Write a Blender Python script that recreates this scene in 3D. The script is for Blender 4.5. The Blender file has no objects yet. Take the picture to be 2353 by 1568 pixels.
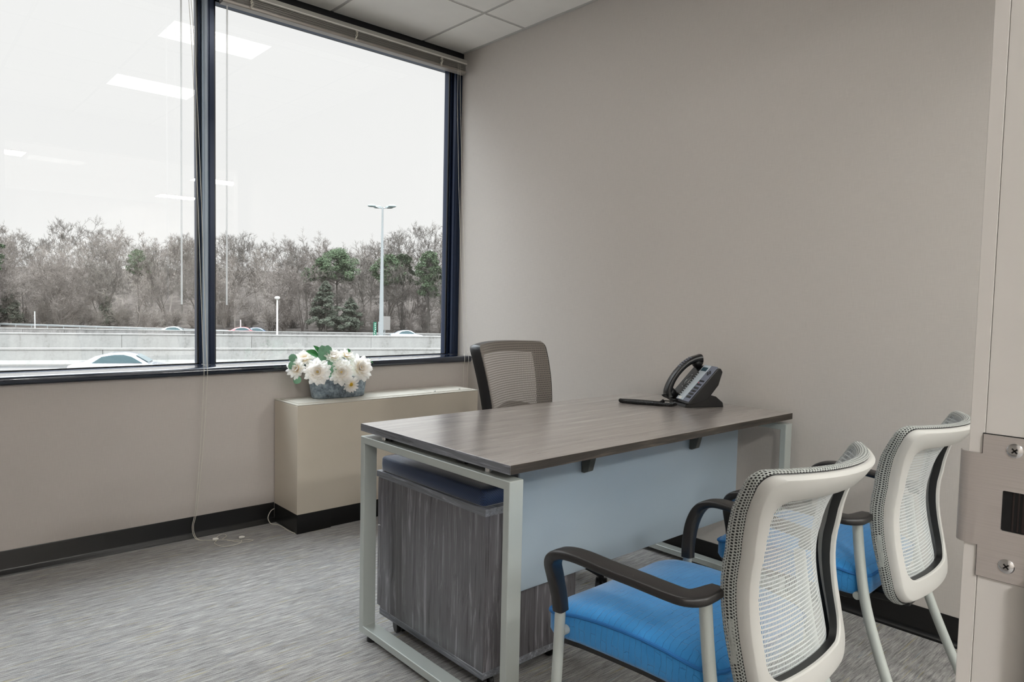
import bpy, bmesh, math, random
from mathutils import Vector, Matrix, noise
from math import sin, cos, pi, radians, sqrt

# ------------------------------------------------------------------ camera, world, exposure
scn = bpy.context.scene
COL = scn.collection
scn.view_settings.view_transform = 'Standard'
scn.view_settings.look = 'None'
scn.view_settings.exposure = 0.5
scn.view_settings.gamma = 1.0
scn.view_settings.use_curve_mapping = False

CAM = Vector((-2.79433, -3.51963, 1.18087))
YAW, PITCH, ROLL, FPX = radians(42.01736), radians(3.16927), radians(-1.24557), 1600.07
_f = Vector((sin(YAW)*cos(PITCH), cos(YAW)*cos(PITCH), -sin(PITCH)))
_r = Vector((cos(YAW), -sin(YAW), 0)); _u = _r.cross(_f)
_r2 = _r*cos(ROLL) - _u*sin(ROLL); _u2 = _u*cos(ROLL) + _r*sin(ROLL)
cam = bpy.data.cameras.new('camera'); cam.sensor_width = 36.0
cam.lens = FPX/2353*36.0; cam.clip_start = 0.02; cam.clip_end = 900
cam_o = bpy.data.objects.new('camera', cam); COL.objects.link(cam_o)
m3 = Matrix((_r2, _u2, -_f)).transposed()
cam_o.matrix_world = Matrix.Translation(CAM) @ m3.to_4x4()
scn.camera = cam_o

SKY_LOW, SKY_TOP = 0.68, 13.0          # overcast sky: flat near the horizon, brighter overhead
LAMP = 6.5                            # ceiling light lens
HALL_LAMP = 110.0

H = 2.768          # ceiling
YG = 0.17          # glass plane
XL, YN = -3.30, -3.35   # left wall, near wall (room faces)


def lin(c):
    c = c/255.0
    return c/12.92 if c <= 0.04045 else ((c+0.055)/1.055)**2.4


def rgb(r, g, b):
    return (lin(r), lin(g), lin(b), 1.0)


world = bpy.data.worlds.new('World'); scn.world = world; world.use_nodes = True
wn = world.node_tree; wn.nodes.clear()
wo = wn.nodes.new('ShaderNodeOutputWorld'); wb = wn.nodes.new('ShaderNodeBackground')
wt = wn.nodes.new('ShaderNodeTexCoord'); ws = wn.nodes.new('ShaderNodeSeparateXYZ')
wr = wn.nodes.new('ShaderNodeMapRange'); wr.inputs[1].default_value = 0.42; wr.inputs[2].default_value = 1.0
wr.inputs[3].default_value = SKY_LOW; wr.inputs[4].default_value = SKY_TOP
wn.links.new(wt.outputs['Generated'], ws.inputs[0]); wn.links.new(ws.outputs['Z'], wr.inputs[0])
wc = wn.nodes.new('ShaderNodeMix'); wc.data_type = 'RGBA'
wc.inputs[6].default_value = (1.0, 0.992, 0.985, 1); wc.inputs[7].default_value = (0.87, 0.94, 1.0, 1)
wf = wn.nodes.new('ShaderNodeMapRange'); wf.inputs[1].default_value = 0.40; wf.inputs[2].default_value = 0.65
wn.links.new(ws.outputs['Z'], wf.inputs[0]); wn.links.new(wf.outputs[0], wc.inputs[0])
wn.links.new(wc.outputs[2], wb.inputs['Color'])
wn.links.new(wr.outputs[0], wb.inputs['Strength']); wn.links.new(wb.outputs[0], wo.inputs[0])

# ------------------------------------------------------------------ object helpers


def tag(o, label=None, cat=None, group=None, kind=None):
    if label: o['label'] = label
    if cat: o['category'] = cat
    if group: o['group'] = group
    if kind: o['kind'] = kind
    return o


def empty(name, loc=(0, 0, 0), rz=0.0, label=None, cat=None, group=None, kind=None, parent=None):
    o = bpy.data.objects.new(name, None); COL.objects.link(o)
    o.location = loc; o.rotation_euler = (0, 0, rz); o.empty_display_size = 0.05
    if parent: o.parent = parent
    return tag(o, label, cat, group, kind)


class MB:
    def __init__(s):
        s.v = []; s.f = []; s.uv = []; s.has = False

    def face(s, idx, uv=None):
        s.f.append(idx); s.uv.append(uv)
        if uv: s.has = True

    def box(s, x0, x1, y0, y1, z0, z1, M=None):
        n = len(s.v)
        for z in (z0, z1):
            for x, y in ((x0, y0), (x1, y0), (x1, y1), (x0, y1)):
                p = Vector((x, y, z))
                s.v.append(M @ p if M else p)
        for q in ((0, 3, 2, 1), (4, 5, 6, 7), (0, 1, 5, 4), (1, 2, 6, 5), (2, 3, 7, 6), (3, 0, 4, 7)):
            s.face([n+i for i in q])
        return s

    def loft(s, rings, closed=True, cap=True, uvs=None, loop=False):
        """rings: list of equal-length point lists"""
        n = len(s.v); m = len(rings[0])
        for r in rings: s.v.extend(Vector(p) for p in r)
        R = len(rings)
        for i in range(R if loop else R-1):
            j = (i+1) % R
            for k in range(m if closed else m-1):
                l = (k+1) % m
                uv = None
                if uvs: uv = [uvs[i][k], uvs[i][l], uvs[j][l], uvs[j][k]]
                s.face([n+i*m+k, n+i*m+l, n+j*m+l, n+j*m+k], uv)
        if cap and closed and not loop:
            s.face([n+k for k in range(m)][::-1]); s.face([n+(R-1)*m+k for k in range(m)])
        return s

    def tube(s, pts, r, n=8, closed=False, flat=1.0, side=None):
        pts = [Vector(p) for p in pts]; N = len(pts)
        rr = r if isinstance(r, (list, tuple)) else [r]*N
        T = []
        for i in range(N):
            a = pts[(i-1) % N] if (closed or i > 0) else pts[i]
            b = pts[(i+1) % N] if (closed or i < N-1) else pts[i]
            t = (b-a)
            T.append(t.normalized() if t.length > 1e-9 else Vector((0, 0, 1)))
        ref = Vector(side) if side else (Vector((0, 0, 1)) if abs(T[0].z) < 0.9 else Vector((1, 0, 0)))
        a = (ref - T[0]*ref.dot(T[0])).normalized()
        rings = []
        for i in range(N):
            a = (a - T[i]*a.dot(T[i]))
            a = a.normalized() if a.length > 1e-6 else T[i].orthogonal().normalized()
            b = T[i].cross(a)
            rings.append([pts[i] + a*(cos(2*pi*k/n)*rr[i]) + b*(sin(2*pi*k/n)*rr[i]*flat) for k in range(n)])
        return s.loft(rings, True, not closed, loop=closed)

    def cyl(s, p0, p1, r, n=16, r2=None):
        return s.tube([p0, p1], [r, r if r2 is None else r2], n)

    def lathe(s, prof, n=24, c=(0, 0, 0), M=None):
        c = Vector(c); rings = []
        for r, z in prof:
            ring = [c + Vector((r*cos(2*pi*k/n), r*sin(2*pi*k/n), z)) for k in range(n)]
            if M: ring = [M @ p for p in ring]
            rings.append(ring)
        return s.loft(rings, True, True)

    def prism(s, poly, z0, z1, M=None):
        rings = [[Vector((x, y, z)) for x, y in poly] for z in (z0, z1)]
        if M: rings = [[M @ p for p in r] for r in rings]
        return s.loft(rings, True, True)

    def grid(s, fn, nu, nv, uvf=None):
        n = len(s.v)
        for i in range(nu+1):
            for j in range(nv+1):
                s.v.append(Vector(fn(i/nu, j/nv)))
        for i in range(nu):
            for j in range(nv):
                q = [(i, j), (i+1, j), (i+1, j+1), (i, j+1)]
                uv = [uvf(a/nu, b/nv) for a, b in q] if uvf else None
                s.face([n+a*(nv+1)+b for a, b in q], uv)
        return s

    def build(s, name, mat, parent=None, bevel=0, smooth=False, sub=0, solid=0, segs=2, angle=35, **t):
        me = bpy.data.meshes.new(name)
        me.from_pydata([tuple(v) for v in s.v], [], s.f)
        if s.has:
            L = me.uv_layers.new(name='UVMap'); k = 0
            for fi, f in enumerate(s.f):
                uv = s.uv[fi]
                for q in range(len(f)):
                    L.data[k].uv = uv[q] if uv else (0, 0); k += 1
        me.validate(); me.update()
        bm = bmesh.new(); bm.from_mesh(me)
        if not s.has: bmesh.ops.recalc_face_normals(bm, faces=bm.faces)
        bm.to_mesh(me); bm.free()
        o = bpy.data.objects.new(name, me); COL.objects.link(o)
        if mat: me.materials.append(mat)
        if smooth:
            for p in me.polygons: p.use_smooth = True
            if angle < 180 and not sub: me.set_sharp_from_angle(angle=radians(angle))
        if solid:
            md = o.modifiers.new('s', 'SOLIDIFY'); md.thickness = solid; md.offset = 0
        if bevel:
            md = o.modifiers.new('b', 'BEVEL'); md.width = bevel; md.segments = segs
            md.limit_method = 'ANGLE'; md.angle_limit = radians(40)
        if sub:
            md = o.modifiers.new('u', 'SUBSURF'); md.levels = sub; md.render_levels = sub
        if parent: o.parent = parent
        tag(o, t.get('label'), t.get('cat'), t.get('group'), t.get('kind'))
        return o


def spline(pts, n=6, closed=False):
    P = [Vector(p) for p in pts]; N = len(P); out = []
    rng = range(N) if closed else range(N-1)
    for i in rng:
        p0 = P[(i-1) % N] if (closed or i > 0) else P[0]*2-P[1]
        p1 = P[i]; p2 = P[(i+1) % N]
        p3 = P[(i+2) % N] if (closed or i < N-2) else P[-1]*2-P[-2]
        for k in range(n):
            t = k/n
            out.append(0.5*((2*p1)+(p2-p0)*t+(2*p0-5*p1+4*p2-p3)*t*t+(3*p1-p0-3*p2+p3)*t*t*t))
    if not closed: out.append(P[-1].copy())
    return out


def interp(tab, x):
    w = (tab[-1][0]-tab[0][0])*0.03
    return sum(interp_lin(tab, x+w*k) for k in (-2, -1, 0, 1, 2))/5


def interp_lin(tab, x):
    if x <= tab[0][0]: return tab[0][1]
    for (a, va), (b, vb) in zip(tab, tab[1:]):
        if x <= b:
            t = (x-a)/(b-a)
            return va+(vb-va)*t
    return tab[-1][1]


def copy_tree(o, parent=None):
    c = o.copy(); COL.objects.link(c)
    if parent: c.parent = parent
    for ch in list(o.children): copy_tree(ch, c)
    return c

# ------------------------------------------------------------------ material helpers


class NT:
    def __init__(s, name):
        s.m = bpy.data.materials.new(name); s.m.use_nodes = True
        s.t = s.m.node_tree; s.t.nodes.clear()
        s.out = s.t.nodes.new('ShaderNodeOutputMaterial')

    def n(s, typ, **kw):
        nd = s.t.nodes.new(typ)
        for k, v in kw.items():
            if k.startswith('_'): setattr(nd, k[1:], v)
        for k, v in kw.items():
            if k.startswith('_'): continue
            key = int(k[1:]) if k[0] == 'i' and k[1:].isdigit() else k.replace('__', ' ')
            if isinstance(v, bpy.types.NodeSocket): s.t.links.new(v, nd.inputs[key])
            else: nd.inputs[key].default_value = v
        return nd

    def math(s, op, a, b=0.0, c=0.0):
        nd = s.t.nodes.new('ShaderNodeMath'); nd.operation = op
        for i, v in enumerate((a, b, c)):
            if isinstance(v, bpy.types.NodeSocket): s.t.links.new(v, nd.inputs[i])
            else: nd.inputs[i].default_value = v
        return nd.outputs[0]

    def mix(s, f, a, b):
        nd = s.t.nodes.new('ShaderNodeMix'); nd.data_type = 'RGBA'
        for i, v in ((0, f), (6, a), (7, b)):
            if isinstance(v, bpy.types.NodeSocket): s.t.links.new(v, nd.inputs[i])
            else: nd.inputs[i].default_value = v
        return nd.outputs[2]

    def ramp(s, fac, stops):
        nd = s.t.nodes.new('ShaderNodeValToRGB'); s.t.links.new(fac, nd.inputs[0])
        e = nd.color_ramp.elements
        while len(e) < len(stops): e.new(0.5)
        for q, (p, c) in zip(e, stops): q.position = p; q.color = c
        return nd.outputs[0]

    def coord(s, kind='Object', scale=(1, 1, 1), rot=(0, 0, 0)):
        tc = s.t.nodes.new('ShaderNodeTexCoord'); mp = s.t.nodes.new('ShaderNodeMapping')
        s.t.links.new(tc.outputs[kind], mp.inputs[0]); mp.inputs['Scale'].default_value = scale
        mp.inputs['Rotation'].default_value = rot
        return mp.outputs[0]

    def noise(s, vec, scale=5, detail=3, rough=0.5, dist=0.0):
        return s.n('ShaderNodeTexNoise', Vector=vec, Scale=scale, Detail=detail, Roughness=rough, Distortion=dist).outputs[0]

    def bump(s, h, strength=0.2, dist=0.01):
        return s.n('ShaderNodeBump', Height=h, Strength=strength, Distance=dist).outputs[0]

    def pbr(s, **kw):
        p = s.n('ShaderNodeBsdfPrincipled', **kw)
        s.t.links.new(p.outputs[0], s.out.inputs[0])
        return p


def plain(name, c, rough=0.5, metal=0.0, var=0.04, vscale=8.0, bump=0.0, bscale=200.0, coat=0.0, spec=0.5):
    t = NT(name); v = t.coord()
    nz = t.noise(v, vscale, 3)
    col = rgb(*c); dark = tuple(x*(1-var*3) for x in col[:3])+(1,); lite = tuple(min(1, x*(1+var*3)) for x in col[:3])+(1,)
    cc = t.mix(nz, dark, lite)
    kw = dict(Base__Color=cc, Roughness=rough, Metallic=metal, Coat__Weight=coat)
    kw['Specular__IOR__Level'] = spec
    if bump:
        kw['Normal'] = t.bump(t.noise(v, bscale, 2), bump, 0.002)
    t.pbr(**kw)
    return t.m


def wall_mat(name, c):
    t = NT(name); v = t.coord()
    h1 = t.noise(t.coord(scale=(1, 1, 40)), 22, 2); h2 = t.noise(t.coord(scale=(30, 30, 1)), 22, 2)
    h = t.math('ADD', h1, h2)
    big = t.noise(v, 1.3, 3)
    a = rgb(*c); b = tuple(x*0.955 for x in a[:3])+(1,)
    col = t.mix(big, b, a)
    w = t.math('MULTIPLY', t.math('SUBTRACT', h, 1.0), 0.16)
    hs = t.n('ShaderNodeHueSaturation', Color=col, Value=t.math('ADD', w, 1.0))
    t.pbr(Base__Color=hs.outputs[0], Roughness=0.62, Normal=t.bump(h, 0.10, 0.001))
    return t.m


def wood_mat(name, axis, dark, mid, lite, rough=0.36, k=1.0, coat=0.0):
    """grain runs along axis 0=x 1=y 2=z"""
    t = NT(name)
    sc = [26*k, 26*k, 26*k]; sc[axis] = 1.1*k
    v = t.coord(scale=tuple(sc))
    warp = t.noise(t.coord(scale=tuple(2.2 if i != axis else 0.9 for i in range(3))), 2.2, 3)
    va = t.n('ShaderNodeVectorMath', i0=v, i1=t.n('ShaderNodeCombineXYZ', X=t.math('MULTIPLY', warp, 3.4), Y=t.math('MULTIPLY', warp, 3.4), Z=t.math('MULTIPLY', warp, 3.4)).outputs[0]).outputs[0]
    g = t.noise(va, 1.0, 6, 0.62, 0.4)
    sc2 = [150*k, 150*k, 150*k]; sc2[axis] = 3.5*k
    f = t.noise(t.coord(scale=tuple(sc2)), 1.0, 3, 0.6)
    q = t.math('ADD', t.math('MULTIPLY', g, 0.68), t.math('MULTIPLY', f, 0.32))
    col = t.ramp(q, [(0.34, rgb(*dark)), (0.47, rgb(*mid)), (0.53, rgb(*mid)), (0.66, rgb(*lite))])
    t.pbr(Base__Color=col, Roughness=t.math('ADD', t.math('MULTIPLY', f, 0.12), rough-0.06), Coat__Weight=coat, Coat__Roughness=0.24, Coat__IOR=1.75, Normal=t.bump(q, 0.06, 0.001))
    return t.m


M = {}
M['wall'] = wall_mat('wall_paint', (196, 190, 184))
M['wall_dark'] = wall_mat('wall_paint_low', (194, 186, 180))
M['ceil'] = plain('ceiling_tile', (232, 230, 225), 0.9, var=0.015, bump=0.25, bscale=320)
M['ceil_bar'] = plain('ceiling_bar', (186, 184, 180), 0.6, var=0.01)
M['black'] = plain('black_base', (11, 10, 10), 0.30, var=0.05)
M['base_gloss'] = plain('cove_base', (11, 10, 10), 0.30, var=0.05)
M['navy'] = plain('dark_window_metal', (24, 38, 62), 0.30, 0.35, var=0.03)
M['navy_lit'] = plain('dark_window_metal_lit', (160, 172, 184), 0.35, 0.15, var=0.03)  # paler copy of the frame metal, caught light painted into its colour
M['silver'] = plain('silver_paint', (178, 184, 180), 0.38, 0.18, var=0.015, bump=0.05, bscale=900)
M['chrome'] = plain('chrome', (200, 200, 200), 0.2, 1.0, var=0.01)
M['beige'] = plain('beige_enamel', (204, 194, 178), 0.33, var=0.012)
M['beige_lid'] = plain('beige_enamel_lid', (192, 188, 178), 0.35, var=0.012)
M['plastic_black'] = plain('black_plastic', (17, 17, 18), 0.38, var=0.03, bump=0.06, bscale=700)
M['arm'] = plain('arm_plastic', (30, 28, 28), 0.36, var=0.02, bump=0.10, bscale=900)
M['plastic_grey'] = plain('grey_plastic', (190, 189, 185), 0.42, var=0.012, bump=0.04, bscale=900)
M['phone'] = plain('phone_plastic', (13, 13, 15), 0.32, var=0.03)
M['phone_face'] = plain('phone_face', (104, 108, 122), 0.4, 0.2, var=0.02)
M['phone_strip'] = plain('phone_strip', (184, 192, 198), 0.35, 0.2, var=0.02)
M['jamb'] = plain('frame_enamel', (204, 201, 196), 0.38, var=0.008)
M['white'] = plain('white_plastic', (222, 220, 214), 0.45, var=0.01)
M['cord'] = plain('cord', (214, 210, 198), 0.6, var=0.02)
M['steel'] = None
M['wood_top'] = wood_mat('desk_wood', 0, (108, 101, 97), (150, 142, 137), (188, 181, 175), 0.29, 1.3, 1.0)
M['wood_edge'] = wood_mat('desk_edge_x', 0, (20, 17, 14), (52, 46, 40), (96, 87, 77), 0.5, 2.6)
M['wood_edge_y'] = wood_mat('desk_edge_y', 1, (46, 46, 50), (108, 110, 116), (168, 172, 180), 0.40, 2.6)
M['wood_v'] = wood_mat('cabinet_wood', 2, (32, 30, 32), (86, 84, 88), (146, 144, 150), 0.36, 2.1, 0.5)


def brushed():
    t = NT('brushed_steel')
    h = t.noise(t.coord(scale=(1, 2, 200)), 6, 3)
    col = t.mix(h, rgb(178, 171, 167), rgb(208, 202, 197))
    t.pbr(Base__Color=col, Metallic=0.6, Roughness=0.42, Normal=t.bump(h, 0.05, 0.001))
    return t.m


M['steel'] = brushed()


def carpet():
    t = NT('carpet')
    v = t.coord(scale=(2.6, 34, 1)); a = t.noise(v, 6.0, 4, 0.65)
    v2 = t.coord(scale=(2.4, 34, 1)); b = t.noise(v2, 2.0, 3, 0.6)
    sp = t.noise(t.coord(), 420, 2, 0.7)
    q = t.math('ADD', t.math('ADD', t.math('MULTIPLY', a, 0.46), t.math('MULTIPLY', b, 0.22)), t.math('MULTIPLY', sp, 0.32))
    col = t.ramp(q, [(0.36, rgb(74, 72, 72)), (0.455, rgb(122, 120, 119)), (0.54, rgb(156, 154, 152)), (0.64, rgb(196, 193, 188))])
    fl = t.noise(t.coord(scale=(2.4, 60, 1)), 1.9, 2, 0.5)
    mk = t.math('MULTIPLY', t.math('GREATER_THAN', fl, 0.66), 0.5)
    col = t.mix(mk, col, rgb(158, 146, 92))
    fl2 = t.noise(t.coord(scale=(2.4, 50, 1.0), rot=(0, 0, 0.002)), 2.7, 2, 0.5)
    mk2 = t.math('MULTIPLY', t.math('LESS_THAN', fl2, 0.31), 0.5)
    col = t.mix(mk2, col, rgb(96, 122, 142))
    t.pbr(Base__Color=col, Roughness=0.95, Specular__IOR__Level=0.2, Sheen__Weight=0.25, Normal=t.bump(q, 0.6, 0.004))
    return t.m


M['carpet'] = carpet()


def glass(name, k):
    t = NT(name)
    ge = t.n('ShaderNodeNewGeometry')
    dt = t.n('ShaderNodeVectorMath', _operation='DOT_PRODUCT', i0=ge.outputs['Normal'], i1=ge.outputs['Incoming'])
    c_ = t.math('ABSOLUTE', dt.outputs['Value'])
    p5 = t.math('POWER', t.math('SUBTRACT', 1.0, c_), 5.0)
    f = t.math('MULTIPLY', t.math('ADD', t.math('MULTIPLY', p5, 0.957), 0.043), k); f = t.math('MINIMUM', f, 1.0)
    tr = t.n('ShaderNodeBsdfTransparent', Color=(0.97, 0.985, 0.98, 1)); gl = t.n('ShaderNodeBsdfGlossy', Roughness=0.0, Color=(1, 1, 1, 1))
    mx = t.n('ShaderNodeMixShader', i0=f, i1=tr.outputs[0], i2=gl.outputs[0])
    t.t.links.new(mx.outputs[0], t.out.inputs[0])
    return t.m


M['glass'] = glass('window_glass', 1.85)
M['glass_thick'] = glass('sidelight_glass', 1.0)


def clear_plastic():
    t = NT('clear_plastic')
    tr = t.n('ShaderNodeBsdfTransparent'); p = t.n('ShaderNodeBsdfPrincipled', Base__Color=rgb(225, 225, 222), Roughness=0.2)
    tl = t.n('ShaderNodeBsdfTranslucent', Color=(0.9, 0.9, 0.9, 1))
    a = t.n('ShaderNodeMixShader', i0=0.5, i1=p.outputs[0], i2=tl.outputs[0]); b = t.n('ShaderNodeMixShader', i0=0.45, i1=a.outputs[0], i2=tr.outputs[0])
    t.t.links.new(b.outputs[0], t.out.inputs[0]); return t.m


M['wand'] = clear_plastic()


def frosted():
    t = NT('frosted_panel')
    h = t.noise(t.coord(), 3, 2)
    col = t.mix(h, rgb(214, 236, 255), rgb(220, 240, 255))
    d = t.n('ShaderNodeBsdfDiffuse', Color=col); tl = t.n('ShaderNodeBsdfTranslucent', Color=col)
    rf = t.n('ShaderNodeBsdfRefraction', Color=(0.98, 0.99, 1.0, 1), Roughness=0.14, IOR=1.05)
    gl = t.n('ShaderNodeBsdfGlossy', Roughness=0.38)
    a = t.n('ShaderNodeMixShader', i0=0.36, i1=d.outputs[0], i2=tl.outputs[0])
    b = t.n('ShaderNodeMixShader', i0=0.50, i1=a.outputs[0], i2=rf.outputs[0])
    fr = t.n('ShaderNodeFresnel', IOR=1.45)
    c = t.n('ShaderNodeMixShader', i0=fr.outputs[0], i1=b.outputs[0], i2=gl.outputs[0])
    t.t.links.new(c.outputs[0], t.out.inputs[0])
    return t.m


M['frost'] = frosted()


def blue_fabric():
    t = NT('blue_fabric')
    tc = t.t.nodes.new('ShaderNodeTexCoord')
    w = t.n('ShaderNodeTexNoise', Vector=tc.outputs['UV'], Scale=34.0, Detail=3.0)
    off = t.n('ShaderNodeVectorMath', i0=w.outputs['Color'], i1=(0.020, 0.016, 0.012)); off.operation = 'MULTIPLY'
    uv = t.n('ShaderNodeVectorMath', i0=tc.outputs['UV'], i1=off.outputs[0]).outputs[0]
    br = t.n('ShaderNodeTexBrick', Vector=uv, Scale=1.0, Mortar__Size=0.0009, Mortar__Smooth=0.8, Brick__Width=0.085, Row__Height=0.0150, Bias=0.0)
    br.offset = 0.37; br.squash = 1.0
    m = br.outputs['Fac']
    fine = t.noise(tc.outputs['UV'], 900, 2)
    g = t.noise(tc.outputs['UV'], 30, 3)
    base = t.mix(g, rgb(48, 134, 200), rgb(70, 154, 216))
    base = t.mix(t.math('MULTIPLY', fine, 0.35), base, rgb(24, 96, 158))
    col = t.mix(t.math('MULTIPLY', m, 0.42), base, rgb(14, 84, 144))
    h = t.math('SUBTRACT', t.math('MULTIPLY', fine, 0.35), m)
    t.pbr(Base__Color=col, Roughness=0.8, Specular__IOR__Level=0.25, Sheen__Weight=0.4, Sheen__Roughness=0.4, Normal=t.bump(h, 0.45, 0.003))
    return t.m


M['blue'] = blue_fabric()
M['blue_pipe'] = plain('blue_piping', (30, 104, 168), 0.8, var=0.04, bump=0.3, bscale=500)


def mesh_fabric(name, c, pu=0.0042, pv=0.0088, gap_u=0.46, gap_v=0.70, extra=0.0):
    """woven mesh with slot holes (real see-through holes), UV in metres"""
    t = NT(name)
    tc = t.t.nodes.new('ShaderNodeTexCoord')
    wob = t.noise(tc.outputs['UV'], 60, 1)
    sp = t.n('ShaderNodeSeparateXYZ', i0=tc.outputs['UV'])
    v = t.math('DIVIDE', sp.outputs[1], pv)
    row = t.math('FLOOR', v); fv = t.math('FRACT', v)
    sh = t.math('MULTIPLY', t.math('MODULO', row, 2.0), 0.5)
    u = t.math('ADD', t.math('DIVIDE', sp.outputs[0], pu), sh)
    u = t.math('ADD', u, t.math('MULTIPLY', wob, 0.5))
    fu = t.math('FRACT', u)
    hu = t.math('LESS_THAN', t.math('ABSOLUTE', t.math('SUBTRACT', fu, 0.5)), gap_u/2)
    hv = t.math('LESS_THAN', t.math('ABSOLUTE', t.math('SUBTRACT', fv, 0.5)), gap_v/2)
    hole = t.math('MULTIPLY', hu, hv)
    fine = t.noise(tc.outputs['UV'], 700, 2)
    a = rgb(*c); b = tuple(x*0.72 for x in a[:3])+(1,)
    col = t.mix(fine, b, a)
    p = t.n('ShaderNodeBsdfPrincipled', Base__Color=col, Roughness=0.7, Sheen__Weight=0.2)
    tr = t.n('ShaderNodeBsdfTransparent')
    mx = t.n('ShaderNodeMixShader', i0=hole, i1=p.outputs[0], i2=tr.outputs[0])
    t.t.links.new(mx.outputs[0], t.out.inputs[0])
    return t.m


M['mesh_white'] = mesh_fabric('white_mesh', (206, 211, 210), 0.0045, 0.0092, 0.40, 0.66)
M['mesh_edge'] = mesh_fabric('white_mesh_edge', (186, 190, 186), 0.0060, 0.0046, 0.54, 0.60)
M['mesh_taupe'] = mesh_fabric('taupe_mesh', (138, 130, 122), 0.0052, 0.0098, 0.40, 0.62)


def cushion_mat():
    t = NT('navy_mesh_cushion')
    v = t.coord()
    c = t.n('ShaderNodeTexChecker', Vector=t.coord(scale=(1, 1, 1)), Scale=240.0)
    nz = t.noise(v, 260, 2)
    col = t.mix(t.math('MULTIPLY', c.outputs[1], 0.7), rgb(36, 56, 92), rgb(16, 28, 50))
    t.pbr(Base__Color=col, Roughness=0.62, Sheen__Weight=0.9, Sheen__Roughness=0.35, Specular__IOR__Level=0.4, Normal=t.bump(c.outputs[1], 0.25, 0.002))
    return t.m


M['cushion'] = cushion_mat()


def galv():
    t = NT('galvanised')
    v = t.coord()
    a = t.noise(v, 60, 6, 0.75); b = t.noise(v, 16, 3)
    q = t.math('ADD', t.math('MULTIPLY', a, 0.6), t.math('MULTIPLY', b, 0.4))
    col = t.ramp(q, [(0.34, rgb(52, 58, 62)), (0.46, rgb(112, 124, 134)), (0.55, rgb(146, 160, 172)), (0.70, rgb(196, 204, 208))])
    t.pbr(Base__Color=col, Roughness=0.5, Metallic=0.3)
    return t.m


M['galv'] = galv()


def petal_mat():
    t = NT('petal')
    tc = t.t.nodes.new('ShaderNodeTexCoord')
    sp = t.n('ShaderNodeSeparateXYZ', i0=tc.outputs['UV'])
    col = t.ramp(sp.outputs[1], [(0.0, rgb(250, 226, 160)), (0.30, rgb(252, 242, 222)), (0.6, rgb(255, 253, 250))])
    p = t.n('ShaderNodeBsdfPrincipled', Base__Color=col, Roughness=0.6, Specular__IOR__Level=0.3)
    tl = t.n('ShaderNodeBsdfTranslucent', Color=col)
    mx = t.n('ShaderNodeMixShader', i0=0.5, i1=p.outputs[0], i2=tl.outputs[0])
    t.t.links.new(mx.outputs[0], t.out.inputs[0])
    return t.m


M['petal'] = petal_mat()
M['pollen'] = plain('flower_centre', (196, 158, 34), 0.8, var=0.12, bump=0.6, bscale=300)
M['pollen_pale'] = plain('flower_centre_pale', (226, 200, 132), 0.8, var=0.1, bump=0.6, bscale=300)
M['leaf'] = plain('leaf', (60, 132, 70), 0.5, var=0.10, vscale=30)
M['leaf_euc'] = plain('eucalyptus_leaf', (112, 158, 128), 0.6, var=0.06, vscale=30)


def emis(name, c, s):
    t = NT(name); e = t.n('ShaderNodeEmission', Color=c, Strength=s)
    t.t.links.new(e.outputs[0], t.out.inputs[0]); return t.m


M['lamp'] = emis('lamp_lens', (1.0, 0.965, 0.92, 1), LAMP)
M['lamp_fill'] = emis('fill_lamp_lens', (1.0, 0.975, 0.945, 1), 12.0)  # fill lamps added in the hall, unseen, to brighten the room's lower surfaces
M['lamp_fill_left'] = emis('fill_lamp_left_lens', (1.0, 0.985, 0.97, 1), 95.0)  # fill lamp added at the hall's left, unseen, to brighten the jamb
M['lamp_hall'] = emis('hall_lamp_lens', (1.0, 0.965, 0.93, 1), HALL_LAMP)


def concrete(name, a, b, c, sc=1.0):
    t = NT(name)
    st = t.noise(t.coord(scale=(1.2, 1.2, 0.25)), 0.9*sc, 5, 0.65)
    fn = t.noise(t.coord(), 5*sc, 5, 0.7)
    q = t.math('ADD', t.math('MULTIPLY', st, 0.6), t.math('MULTIPLY', fn, 0.4))
    col = t.ramp(q, [(0.33, rgb(*a)), (0.45, rgb(*b)), (0.6, rgb(*c))])
    t.pbr(Base__Color=col, Roughness=0.85, Normal=t.bump(q, 0.2, 0.02))
    return t.m


M['conc'] = concrete('barrier_concrete', (112, 110, 106), (140, 138, 134), (150, 148, 144))
M['conc_dark'] = concrete('barrier_concrete_weathered', (80, 78, 75), (110, 107, 104), (130, 127, 124), 1.6)
M['asphalt'] = concrete('asphalt', (44, 44, 43), (52, 51, 50), (60, 59, 58), 2.0)
M['ground'] = concrete('winter_ground', (92, 82, 74), (116, 106, 97), (140, 130, 120), 0.6)
M['paint_white'] = plain('road_paint', (176, 175, 172), 0.7)
M['galv_rail'] = plain('guard_rail_metal', (150, 154, 154), 0.5, 0.2)


def thicket():
    t = NT('thicket')
    a = t.noise(t.coord(scale=(1, 1, 0.4)), 0.6, 8, 0.75)
    col = t.ramp(a, [(0.32, rgb(66, 62, 58)), (0.5, rgb(86, 80, 76)), (0.68, rgb(108, 101, 96))])
    t.pbr(Base__Color=col, Roughness=1.0, Specular__IOR__Level=0.0, Normal=t.bump(a, 1.0, 1.0))
    return t.m


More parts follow.
